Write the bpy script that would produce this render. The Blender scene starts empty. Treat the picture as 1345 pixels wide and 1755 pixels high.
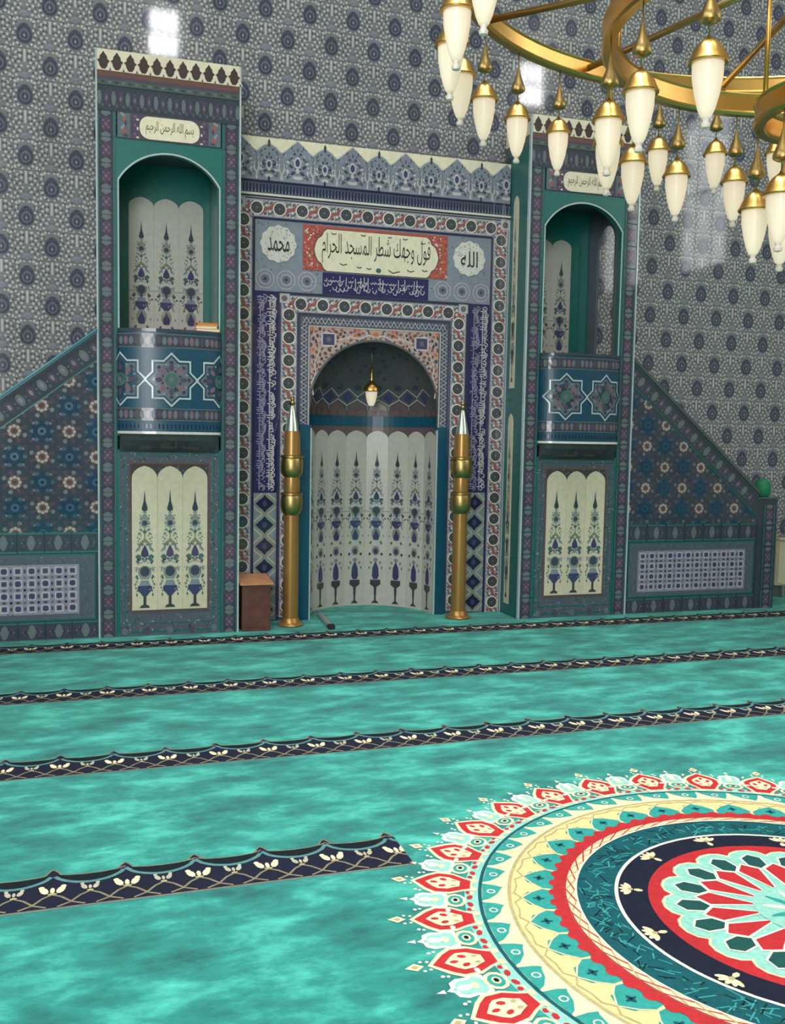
import bpy, bmesh, math, random, unicodedata
from mathutils import Vector, Matrix
random.seed(7)
SC = bpy.context.scene
COL = SC.collection
pi = math.pi
R = math.radians
sin, cos = math.sin, math.cos

# ------------------------------------------------------------------ camera
F_PX = 1665.0
cam_d = bpy.data.cameras.new('camera')
cam = bpy.data.objects.new('camera', cam_d); COL.objects.link(cam)
cam_d.sensor_fit = 'VERTICAL'; cam_d.sensor_height = 36.0
cam_d.lens = F_PX * 36.0 / 1755.0
cam_d.clip_start = 0.05; cam_d.clip_end = 100
YAW, PITCH, ROLL = 0.31182, -0.07953, 0.01776
fw = Vector((sin(YAW) * cos(PITCH), cos(YAW) * cos(PITCH), sin(PITCH)))
rt = Vector((cos(YAW), -sin(YAW), 0)); up = rt.cross(fw)
r2 = cos(ROLL) * rt + sin(ROLL) * up; u2 = -sin(ROLL) * rt + cos(ROLL) * up
M4 = Matrix((r2, u2, -fw)).transposed().to_4x4()
M4.translation = Vector((0, -7.194, 1.5))
cam.matrix_world = M4
SC.camera = cam

# ------------------------------------------------------------------ world, light, exposure
w = bpy.data.worlds.new('daylight'); SC.world = w; w.use_nodes = True
w.node_tree.nodes['Background'].inputs[0].default_value = (.75, .85, 1, 1)
w.node_tree.nodes['Background'].inputs[1].default_value = 0.6
SC.view_settings.view_transform = 'Standard'; SC.view_settings.look = 'None'
SC.view_settings.gamma = 1; SC.view_settings.use_curve_mapping = False
SC.view_settings.exposure = 0.07

def area(name, loc, rot, sx, sy, power, color=(1, 1, 1)):
    l = bpy.data.lights.new(name, 'AREA'); l.shape = 'RECTANGLE'; l.size = sx; l.size_y = sy
    l.energy = power; l.color = color
    o = bpy.data.objects.new(name, l); COL.objects.link(o); o.location = loc; o.rotation_euler = rot
    return o
CX, CY = 2.195, -4.765                     # centre of the hall: medallion and chandelier
ROOM = (-5.0, 11.5, -13.0, 0.56, 10.5)     # x0 x1 y0 y1 height
SKY = [(CX + sx * 1.75, CY + sy * 1.75) for sx in (-1, 1) for sy in (-1, 1)]
for q in SKY:                              # daylight of the four roof lights
    area('roof_daylight', (q[0], q[1], 10.62), (0, 0, 0), 2.4, 2.4, 57, (1, .99, .97)).data.spread = R(52)   # spread narrowed so the light pools on the floor centre
WIN = [(-3.25, 1.65, 1.0, 7.0), (1.72, .31, 9.2, 10.2), (10.1, .31, 9.2, 10.2)]             # unseen wide window added for frontal light, then two high rear windows
for x, hw_, za, zb in WIN:
    area('window_daylight', (x, -13.12, (za + zb) / 2), (R(90), 0, 0), 2 * hw_, zb - za, 2 * hw_ * (zb - za) * (100 if hw_ < 1 else 32), (.98, .985, 1))
SWIN = [-11.2, -8.2, -5.2]                 # unseen tall side windows, left row added to light lamps and wall
for y in SWIN:
    area('window_daylight', (-5.12, y, 6.3), (R(90), 0, R(-90)), 1.5, 3.0, 105, (.98, .985, 1))
    area('window_daylight', (11.62, y, 6.3), (R(90), 0, R(90)), 1.5, 3.0, 75, (.98, .985, 1))

# ------------------------------------------------------------------ materials
def lin(c): 
    return tuple((x / 255 / 12.92) if x / 255 <= .04045 else ((x / 255 + .055) / 1.055) ** 2.4 for x in c)
MATS = {}
def mat(name, rgb, rough=.25, metal=0, var=.06, noise=0, nscale=30, bump=0, bscale=60, spec=.5, trans=0, rnd=True, sheen=0, rgb2=None, coat=0):
    m = bpy.data.materials.new(name); m.use_nodes = True; nt = m.node_tree
    b = nt.nodes['Principled BSDF']; c = lin(rgb)
    b.inputs['Base Color'].default_value = (*c, 1); b.inputs['Roughness'].default_value = rough
    b.inputs['Metallic'].default_value = metal; b.inputs['Specular IOR Level'].default_value = spec
    if trans: b.inputs['Transmission Weight'].default_value = trans
    if coat: b.inputs['Coat Weight'].default_value = coat; b.inputs['Coat Roughness'].default_value = .05
    src = None
    if noise or rgb2:
        tc = nt.nodes.new('ShaderNodeTexCoord'); n = nt.nodes.new('ShaderNodeTexNoise')
        n.inputs['Scale'].default_value = nscale; n.inputs['Detail'].default_value = 6
        nt.links.new(tc.outputs['Object'], n.inputs['Vector'])
        rp = nt.nodes.new('ShaderNodeValToRGB'); nt.links.new(n.outputs['Fac'], rp.inputs[0])
        c2 = lin(rgb2) if rgb2 else tuple(x * (1 - noise) for x in c)
        c1 = c if rgb2 else tuple(min(1, x * (1 + noise)) for x in c)
        rp.color_ramp.elements[0].color = (*c2, 1); rp.color_ramp.elements[1].color = (*c1, 1)
        rp.color_ramp.elements[0].position = .33; rp.color_ramp.elements[1].position = .67
        src = rp.outputs[0]
    if rnd and var:
        oi = nt.nodes.new('ShaderNodeObjectInfo'); mr = nt.nodes.new('ShaderNodeMapRange')
        mr.inputs[3].default_value = 1 - var; mr.inputs[4].default_value = 1 + var
        nt.links.new(oi.outputs['Random'], mr.inputs[0])
        mx = nt.nodes.new('ShaderNodeMix'); mx.data_type = 'RGBA'; mx.blend_type = 'MULTIPLY'
        mx.inputs[0].default_value = 1
        if src: nt.links.new(src, mx.inputs[6])
        else: mx.inputs[6].default_value = (*c, 1)
        nt.links.new(mr.outputs[0], mx.inputs[7]); src = mx.outputs[2]
    if src: nt.links.new(src, b.inputs['Base Color'])
    if bump:
        tc = nt.nodes.new('ShaderNodeTexCoord'); n = nt.nodes.new('ShaderNodeTexNoise')
        n.inputs['Scale'].default_value = bscale; nt.links.new(tc.outputs['Object'], n.inputs['Vector'])
        bp = nt.nodes.new('ShaderNodeBump'); bp.inputs['Strength'].default_value = bump; bp.inputs['Distance'].default_value = .01
        nt.links.new(n.outputs['Fac'], bp.inputs['Height']); nt.links.new(bp.outputs[0], b.inputs['Normal'])
    MATS[name] = m
    return m
G = dict(rough=.05, noise=.06, nscale=25)
for n, c in dict(
    w_ground=(124, 126, 131), w_light=(190, 188, 184), w_dark=(86, 90, 104), w_navy=(66, 70, 90), w_mid=(104, 108, 120),
    w_green=(92, 110, 110), w_lav=(140, 138, 156), grout=(122, 122, 120),
    cream=(226, 218, 192), shadedcream=(206, 200, 174), shadedwhite=(190, 186, 178), white=(214, 212, 204), pearl=(176, 190, 192), navy=(44, 42, 92), deepnavy=(34, 34, 66),  # cream and white of lower panels and niche darkened: dimmer light put into colour
    teal=(14, 98, 96), jade=(22, 104, 98), blueteal=(14, 78, 102), balblue=(22, 70, 94), ppale=(170, 160, 158), cobalt=(38, 62, 88), psage=(104, 112, 114), pmauve=(84, 72, 92), ppink=(122, 100, 110), pline=(92, 108, 114), rosered=(150, 92, 92), railbead=(84, 160, 170), slate=(84, 92, 104), darkslate=(60, 68, 80),
    mauve=(108, 92, 112), pink=(182, 140, 138), red=(176, 84, 76), brown=(110, 78, 70), darkbrown=(76, 58, 58), charcoal=(66, 68, 72),
    sage=(136, 142, 134), dusk=(96, 104, 116), pale=(190, 184, 184), steel=(128, 136, 150), orange=(196, 104, 64), ink=(52, 46, 52),
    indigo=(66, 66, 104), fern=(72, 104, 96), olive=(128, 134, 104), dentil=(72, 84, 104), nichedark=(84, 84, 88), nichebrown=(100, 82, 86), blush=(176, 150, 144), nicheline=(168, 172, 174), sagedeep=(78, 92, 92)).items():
    mat(n, c, **{**G, 'rough': .3 if n in ('blueteal', 'balblue', 'nichedark', 'nichebrown', 'shadedwhite', 'jade', 'teal', 'dusk') else G['rough']})
mat('plaster', (222, 216, 202), rough=.8, rnd=False)
mat('gold', (216, 172, 96), rough=.3, metal=1, rnd=False)
mat('brass', (176, 150, 96), rough=.34, metal=1, rnd=False)
mat('goldplate', (176, 132, 76), rough=.3, metal=.6, rnd=False)
mat('silvertip', (206, 222, 206), rough=.16, metal=.8, rnd=False)
m_ = mat('opal', (248, 240, 224), rough=.25, rnd=False); nt_ = m_.node_tree
tl_ = nt_.nodes.new('ShaderNodeBsdfTranslucent'); tl_.inputs[0].default_value = (*lin((252, 244, 228)), 1)
ms_ = nt_.nodes.new('ShaderNodeMixShader'); ms_.inputs[0].default_value = .35
nt_.nodes['Principled BSDF'].inputs['Emission Color'].default_value = (1, .84, .66, 1); nt_.nodes['Principled BSDF'].inputs['Emission Strength'].default_value = .34   # switched on low
nt_.links.new(nt_.nodes['Principled BSDF'].outputs[0], ms_.inputs[1]); nt_.links.new(tl_.outputs[0], ms_.inputs[2]); nt_.links.new(ms_.outputs[0], nt_.nodes['Material Output'].inputs[0])
mat('crystal', (236, 220, 210), rough=.05, rnd=False)
mat('wood', (104, 66, 54), rough=.45, rgb2=(84, 50, 42), nscale=12, rnd=False)
mat('woodtop', (196, 140, 100), rough=.4, rgb2=(176, 122, 84), nscale=12, rnd=False)
mat('book_a', (214, 140, 70), rough=.5, rnd=False); mat('book_b', (232, 178, 96), rough=.5, rnd=False)
mat('book_c', (200, 170, 120), rough=.5, rnd=False); mat('paper', (236, 226, 204), rough=.8, rnd=False)
mat('greencloth', (12, 124, 84), rough=.6, rnd=False)
mat('enamel', (206, 198, 170), rough=.4, rnd=False)
mat('greymetal', (150, 156, 152), rough=.35, metal=.4, rnd=False)
mat('blackrubber', (26, 28, 30), rough=.6, rnd=False)
# carpet pile
def carpet_mat():
    m = bpy.data.materials.new('pile_turquoise'); m.use_nodes = True; nt = m.node_tree; b = nt.nodes['Principled BSDF']
    tc = nt.nodes.new('ShaderNodeTexCoord'); mp = nt.nodes.new('ShaderNodeMapping'); mp.inputs['Scale'].default_value = (1.0, 1.9, 1)
    nt.links.new(tc.outputs['Object'], mp.inputs[0])
    n1 = nt.nodes.new('ShaderNodeTexNoise'); n1.inputs['Scale'].default_value = 3.0; n1.inputs['Detail'].default_value = 9; n1.inputs['Roughness'].default_value = .66
    n1.inputs['Distortion'].default_value = .15
    nt.links.new(mp.outputs[0], n1.inputs['Vector'])
    rp = nt.nodes.new('ShaderNodeValToRGB'); e = rp.color_ramp.elements
    e[0].position = .34; e[0].color = (*lin((22, 88, 86)), 1); e[1].position = .69; e[1].color = (*lin((78, 192, 174)), 1)
    k = e.new(.5); k.color = (*lin((36, 132, 122)), 1)
    nt.links.new(n1.outputs['Fac'], rp.inputs[0])
    n2 = nt.nodes.new('ShaderNodeTexNoise'); n2.inputs['Scale'].default_value = 420; n2.inputs['Detail'].default_value = 2
    nt.links.new(tc.outputs['Object'], n2.inputs['Vector'])
    mr = nt.nodes.new('ShaderNodeMapRange'); mr.inputs[3].default_value = .82; mr.inputs[4].default_value = 1.12; nt.links.new(n2.outputs['Fac'], mr.inputs[0])
    mx = nt.nodes.new('ShaderNodeMix'); mx.data_type = 'RGBA'; mx.blend_type = 'MULTIPLY'; mx.inputs[0].default_value = 1
    nt.links.new(rp.outputs[0], mx.inputs[6]); nt.links.new(mr.outputs[0], mx.inputs[7]); nt.links.new(mx.outputs[2], b.inputs['Base Color'])
    b.inputs['Roughness'].default_value = .95; b.inputs['Specular IOR Level'].default_value = .1
    b.inputs['Sheen Weight'].default_value = .25; b.inputs['Sheen Tint'].default_value = (.6, 1, .95, 1)
    bp = nt.nodes.new('ShaderNodeBump'); bp.inputs['Strength'].default_value = .4; bp.inputs['Distance'].default_value = .004
    nt.links.new(n2.outputs['Fac'], bp.inputs['Height']); nt.links.new(bp.outputs[0], b.inputs['Normal'])
    MATS['pile'] = m
carpet_mat()
C = dict(rough=.95, spec=.1, noise=.1, nscale=60, rnd=False)
for n, c in dict(c_navy=(30, 34, 50), c_black=(22, 32, 36), c_teal=(70, 150, 146), c_grey=(84, 128, 130), c_gold=(172, 160, 118), c_arc=(128, 122, 100), c_small=(168, 166, 148), c_cream=(216, 204, 170),
                 c_white=(214, 216, 202), c_red=(176, 48, 52), c_yellow=(222, 200, 142), c_deep=(26, 84, 92), c_pale=(138, 196, 182), c_mid=(52, 148, 140), c_dkgreen=(34, 78, 76), c_line=(66, 150, 150)).items():
    mat(n, c, **C)

# ------------------------------------------------------------------ objects
def empty(name, loc=(0, 0, 0), parent=None):
    o = bpy.data.objects.new(name, None); COL.objects.link(o); o.location = loc; o.empty_display_size = .1
    if parent: o.parent = parent
    return o
def obj(name, me, parent=None, loc=(0, 0, 0), rot=None):
    o = bpy.data.objects.new(name, me); COL.objects.link(o); o.location = loc
    if rot: o.rotation_euler = rot
    if parent:
        o.parent = parent
    return o
def tag(o, label=None, cat=None, group=None, kind=None):
    if label: o['label'] = label
    if cat: o['category'] = cat
    if group: o['group'] = group
    if kind: o['kind'] = kind
    return o

class PB:
    """collects flat polygons and boxes in panel coordinates (u right, v up, h towards the room)"""
    def __init__(s, mp=None):
        s.V = []; s.F = []; s.MI = []; s.names = []; s.T = [(0, 0, 0, 1, 1)]; s.clip = []
        s.mp = mp or (lambda u, v, h: (u, -h, v)); s.L = .0008
    def mi(s, m):
        if m not in s.names: s.names.append(m)
        return s.names.index(m)
    def push(s, cx, cy, rot=0, sx=1, sy=None):
        s.T.append((cx, cy, rot, sx, sx if sy is None else sy)); return s
    def pop(s): s.T.pop()
    def tr(s, p):
        u, v = p
        for cx, cy, rot, sx, sy in reversed(s.T):
            u *= sx; v *= sy
            if rot:
                c_, s_ = cos(rot), sin(rot); u, v = u * c_ - v * s_, u * s_ + v * c_
            u += cx; v += cy
        return (u, v)
    def poly(s, pts, m, lay=1):
        P = [s.tr(p) for p in pts]
        for a, b, c in s.clip:
            Q = []
            for i in range(len(P)):
                p, q = P[i], P[(i + 1) % len(P)]
                dp, dq = a * p[0] + b * p[1] - c, a * q[0] + b * q[1] - c
                if dp <= 0: Q.append(p)
                if (dp < 0 < dq) or (dq < 0 < dp):
                    t = dp / (dp - dq); Q.append((p[0] + t * (q[0] - p[0]), p[1] + t * (q[1] - p[1])))
            P = Q
            if len(P) < 3: return
        ar = sum(P[i][0] * P[(i + 1) % len(P)][1] - P[(i + 1) % len(P)][0] * P[i][1] for i in range(len(P)))
        if abs(ar) < 1e-9: return
        if ar < 0: P.reverse()
        n = len(s.V); h = (lay + (len(s.F) * 37 % 101) / 101 * .8) * s.L     # no two prints lie exactly level
        s.V += [s.mp(p[0], p[1], h) for p in P]; s.F.append(list(range(n, n + len(P)))); s.MI.append(s.mi(m))
    def rect(s, u0, u1, v0, v1, m, lay=1): s.poly([(u0, v0), (u1, v0), (u1, v1), (u0, v1)], m, lay)
    def grid(s, u0, u1, v0, v1, m, lay=1, nu=1, nv=1):
        for i in range(nu):
            for j in range(nv):
                s.rect(u0 + (u1 - u0) * i / nu, u0 + (u1 - u0) * (i + 1) / nu, v0 + (v1 - v0) * j / nv, v0 + (v1 - v0) * (j + 1) / nv, m, lay)
    def ell(s, cu, cv, ru, rv, m, lay=1, rot=0, n=10):
        c_, s_ = cos(rot), sin(rot); P = []
        for i in range(n):
            a = 2 * pi * i / n + pi / n; x, y = ru * cos(a), rv * sin(a)
            P.append((cu + x * c_ - y * s_, cv + x * s_ + y * c_))
        s.poly(P, m, lay)
    def ring(s, cu, cv, r0, r1, m, lay=1, n=24, a0=0, a1=2 * pi):
        for i in range(n):
            p, q = a0 + (a1 - a0) * i / n, a0 + (a1 - a0) * (i + 1) / n
            s.poly([(cu + r0 * cos(p), cv + r0 * sin(p)), (cu + r1 * cos(p), cv + r1 * sin(p)), (cu + r1 * cos(q), cv + r1 * sin(q)), (cu + r0 * cos(q), cv + r0 * sin(q))], m, lay)
    def line(s, pts, wd, m, lay=1, closed=False):
        n = len(pts); L_, R_ = [], []
        for i in range(n):
            if closed: a, b = pts[i - 1], pts[(i + 1) % n]
            else: a, b = pts[max(0, i - 1)], pts[min(n - 1, i + 1)]
            dx, dy = b[0] - a[0], b[1] - a[1]; l = math.hypot(dx, dy) or 1
            k = 1.0
            if 0 < i < n - 1 or closed:
                p = pts[i - 1]; d1 = (pts[i][0] - p[0], pts[i][1] - p[1]); l1 = math.hypot(*d1) or 1
                k = max(.45, abs((d1[0] * dx + d1[1] * dy) / l1 / l))
            nx, ny = -dy / l * wd / 2 / k, dx / l * wd / 2 / k
            L_.append((pts[i][0] + nx, pts[i][1] + ny)); R_.append((pts[i][0] - nx, pts[i][1] - ny))
        for i in range(n if closed else n - 1):
            j = (i + 1) % n
            s.poly([L_[i], R_[i], R_[j], L_[j]], m, lay)
    def frame(s, u0, u1, v0, v1, wd, m, lay=1):
        s.rect(u0, u1, v0, v0 + wd, m, lay); s.rect(u0, u1, v1 - wd, v1, m, lay)
        s.rect(u0, u0 + wd, v0 + wd, v1 - wd, m, lay); s.rect(u1 - wd, u1, v0 + wd, v1 - wd, m, lay)
    def box(s, u0, u1, v0, v1, h0, h1, m):
        n = len(s.V)
        for h in (h0, h1):
            for p in ((u0, v0), (u1, v0), (u1, v1), (u0, v1)):
                q = s.tr(p); s.V.append(s.mp(q[0], q[1], h))
        k = s.mi(m)
        for f in ((4, 5, 6, 7), (3, 2, 1, 0), (0, 1, 5, 4), (2, 3, 7, 6), (1, 2, 6, 5), (3, 0, 4, 7)):
            s.F.append([n + i for i in f]); s.MI.append(k)
    def prism(s, pts, h0, h1, m, m2=None):
        """solid with outline pts between h0 and h1"""
        P = [s.tr(p) for p in pts]
        ar = sum(P[i][0] * P[(i + 1) % len(P)][1] - P[(i + 1) % len(P)][0] * P[i][1] for i in range(len(P)))
        if ar < 0: P.reverse()
        n = len(s.V); N = len(P)
        for h in (h0, h1): s.V += [s.mp(p[0], p[1], h) for p in P]
        k = s.mi(m); k2 = s.mi(m2 or m)
        s.F.append([n + N + i for i in range(N)]); s.MI.append(k)
        s.F.append([n + i for i in range(N)][::-1]); s.MI.append(k)
        for i in range(N):
            j = (i + 1) % N; s.F.append([n + i, n + j, n + N + j, n + N + i]); s.MI.append(k2)
    def mesh(s, name, smooth=False):
        me = bpy.data.meshes.new(name); me.from_pydata(s.V, [], s.F)
        for m in s.names: me.materials.append(MATS[m])
        me.polygons.foreach_set('material_index', s.MI)
        if smooth: me.polygons.foreach_set('use_smooth', [True] * len(s.F))
        me.update(); return me

def lathe(name, prof, m, n=24, smooth=True):
    """prof: list of (r, z)"""
    V, F = [], []
    for r, z in prof:
        for i in range(n): V.append((r * cos(2 * pi * i / n), r * sin(2 * pi * i / n), z))
    for j in range(len(prof) - 1):
        for i in range(n):
            k = (i + 1) % n; F.append((j * n + i, j * n + k, (j + 1) * n + k, (j + 1) * n + i))
    F.append(tuple(range(n))[::-1]); F.append(tuple((len(prof) - 1) * n + i for i in range(n)))
    me = bpy.data.meshes.new(name); me.from_pydata(V, [], F); me.materials.append(MATS[m])
    if smooth:
        me.polygons.foreach_set('use_smooth', [True] * len(F))
        try: me.set_sharp_from_angle(angle=R(38))
        except Exception: pass
    return me
def tube(name, pts, r, m, n=8):
    V, F = [], []
    for i, p in enumerate(pts):
        p = Vector(p); a = Vector(pts[max(0, i - 1)]); b = Vector(pts[min(len(pts) - 1, i + 1)])
        d = (b - a).normalized(); x = d.orthogonal().normalized() if i == 0 else (x - d * x.dot(d)).normalized(); y = d.cross(x)
        for k in range(n): V.append(p + r * (cos(2 * pi * k / n) * x + sin(2 * pi * k / n) * y))
    for i in range(len(pts) - 1):
        for k in range(n):
            q = (k + 1) % n; F.append((i * n + k, i * n + q, (i + 1) * n + q, (i + 1) * n + k))
    F.append(tuple(range(n))[::-1]); F.append(tuple((len(pts) - 1) * n + k for k in range(n)))
    me = bpy.data.meshes.new(name); me.from_pydata(V, [], F); me.materials.append(MATS[m])
    me.polygons.foreach_set('use_smooth', [True] * len(F)); return me
def bevel_box(name, sx, sy, sz, m, bev=.006, center=(0, 0, 0)):
    bm = bmesh.new(); bmesh.ops.create_cube(bm, size=1)
    for v in bm.verts: v.co = Vector((v.co.x * sx + center[0], v.co.y * sy + center[1], v.co.z * sz + center[2]))
    if bev: bmesh.ops.bevel(bm, geom=bm.edges[:], offset=bev, segments=2, affect='EDGES')
    me = bpy.data.meshes.new(name); bm.to_mesh(me); bm.free(); me.materials.append(MATS[m]); return me
def boxes(name, lst, m):
    """axis-aligned boxes (x0,x1,y0,y1,z0,z1) in one mesh"""
    V, F = [], []
    for x0, x1, y0, y1, z0, z1 in lst:
        n = len(V)
        V += [(x0, y0, z0), (x1, y0, z0), (x1, y1, z0), (x0, y1, z0), (x0, y0, z1), (x1, y0, z1), (x1, y1, z1), (x0, y1, z1)]
        F += [[n + i for i in f] for f in ((3, 2, 1, 0), (4, 5, 6, 7), (0, 1, 5, 4), (1, 2, 6, 5), (2, 3, 7, 6), (3, 0, 4, 7))]
    me = bpy.data.meshes.new(name); me.from_pydata(V, [], F); me.materials.append(MATS[m]); return me

# ---- Arabic lettering: contextual forms from the Unicode presentation block
FORMS = {}
for cp in range(0xFE80, 0xFEFD):
    d = unicodedata.decomposition(chr(cp)).split()
    if len(d) == 2: FORMS.setdefault(chr(int(d[1], 16)), {})[d[0]] = chr(cp)
def shape_arabic(t):
    out = []
    for i, ch in enumerate(t):
        if ch not in FORMS: out.append(ch); continue
        f = FORMS[ch]; prev = i > 0 and 'initial>' in str(FORMS.get(t[i - 1], {}).keys())
        nxt = i < len(t) - 1 and t[i + 1] in FORMS and '<initial>' in f and '<final>' in FORMS[t[i + 1]]
        k = '<medial>' if prev and nxt and '<medial>' in f else '<final>' if prev and '<final>' in f else '<initial>' if nxt else '<isolated>'
        out.append(f.get(k, ch))
    return ''.join(reversed(out))
def lettering(name, text, width, height, m, parent, cu, cv, Y, bold=0.0, res=2, x0=0, rot=0):
    cu_ = bpy.data.curves.new(name, 'FONT'); cu_.body = shape_arabic(text); cu_.resolution_u = res; cu_.offset = bold
    o = bpy.data.objects.new(name, cu_); COL.objects.link(o)
    bpy.context.view_layer.update()
    dg = bpy.context.evaluated_depsgraph_get()
    me = bpy.data.meshes.new_from_object(o.evaluated_get(dg))
    bpy.data.objects.remove(o); bpy.data.curves.remove(cu_)
    xs = [v.co.x for v in me.vertices]; ys = [v.co.y for v in me.vertices]
    ax, bx, ay, by = min(xs), max(xs), min(ys), max(ys)
    for v in me.vertices:
        x = (v.co.x - (ax + bx) / 2) / (bx - ax) * width; y = (v.co.y - (ay + by) / 2) / (by - ay) * height
        v.co = (x * cos(rot) - y * sin(rot), 0, x * sin(rot) + y * cos(rot))
    me.materials.clear(); me.materials.append(MATS[m]); me.name = name
    return obj(name, me, parent, (cu, Y, cv))

# ------------------------------------------------------------------ the room
x0, x1, y0, y1, HT = ROOM
XC = 2.268; MY = .36; WY = .55; NR = .535; NZ = 1.705
tag(obj('floor', boxes('floor', [(x0, x1, y0, 1.3, -.12, 0)], 'plaster')), 'plain floor slab under the carpet', kind='structure')
back = tag(obj('wall_back', boxes('wall_back', [(x0, XC - .6, WY + .006, 1.3, 0, HT), (XC + .6, x1, WY + .006, 1.3, 0, HT), (XC - .6, XC + .6, WY + .006, 1.3, 2.32, HT), (XC - .6, XC + .6, 1.05, 1.3, 0, 2.32)], 'grout')),
           'tall wall clad in grey-blue floral tiles', kind='structure')
for nm, xa, xb in (('wall_left', x0 - .2, x0), ('wall_right', x1, x1 + .2)):
    L = []; ya = y0
    for y in SWIN: L += [(xa, xb, ya, y - .75, 0, HT), (xa, xb, y - .75, y + .75, 0, 4.8), (xa, xb, y - .75, y + .75, 7.8, HT)]; ya = y + .75
    L.append((xa, xb, ya, 1.3, 0, HT))
    tag(obj(nm, boxes(nm, L, 'plaster')), 'plain side wall with tall windows, the left ones added for light', kind='structure')
    for i, y in enumerate(SWIN):
        xm = (xa + xb) / 2 + (.03 if xa < 0 else -.08)
        tag(obj('window_%d' % (i + 5 + (3 if xa > 0 else 0)), boxes('window', [(xm, xm + .05, y - .75, y + .75, z, z + .04) for z in (4.8, 6.28, 7.76)] + [(xm, xm + .05, y + d - .02, y + d + .02, 4.8, 7.8) for d in (-.73, -.25, .25, .73)], 'plaster')),
            'unseen tall side window with thin glazing bars, left row added for light', kind='structure')
L = []; xa = x0
for x, hw_, za, zb in WIN:
    L.append((xa, x - hw_, y0 - .2, y0, 0, HT)); L.append((x - hw_, x + hw_, y0 - .2, y0, 0, za)); L.append((x - hw_, x + hw_, y0 - .2, y0, zb, HT)); xa = x + hw_
L.append((xa, x1, y0 - .2, y0, 0, HT))
tag(obj('wall_rear', boxes('wall_rear', L, 'plaster')), 'plain rear wall with two high windows and a wide one added for light', kind='structure')
for i, (x, hw_, za, zb) in enumerate(WIN):
    tag(obj('window_%d' % (i + 1), boxes('window', [(x - hw_, x + hw_, y0 - .1, y0 - .05, z, z + .04) for z in (za, (za + zb) / 2, zb - .04)] + [(x + d * hw_ - .015, x + d * hw_ + .015, y0 - .1, y0 - .05, za, zb) for d in (-.95, -.32, .32, .95)], 'plaster')),
        'unseen rear window with thin glazing bars, the wide one added for light', kind='structure')
L = []
for (ax, bx) in ((x0, SKY[0][0] - 1.2), (SKY[0][0] + 1.2, SKY[2][0] - 1.2), (SKY[2][0] + 1.2, x1)): L.append((ax, bx, y0, 1.3, HT, HT + .15))
for (ax, bx) in ((SKY[0][0] - 1.2, SKY[0][0] + 1.2), (SKY[2][0] - 1.2, SKY[2][0] + 1.2)):
    for (ay, by) in ((y0, SKY[0][1] - 1.2), (SKY[0][1] + 1.2, SKY[1][1] - 1.2), (SKY[1][1] + 1.2, 1.3)): L.append((ax, bx, ay, by, HT, HT + .15))
tag(obj('ceiling', boxes('ceiling', L, 'plaster')), 'plain ceiling with four roof lights', kind='structure')

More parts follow.
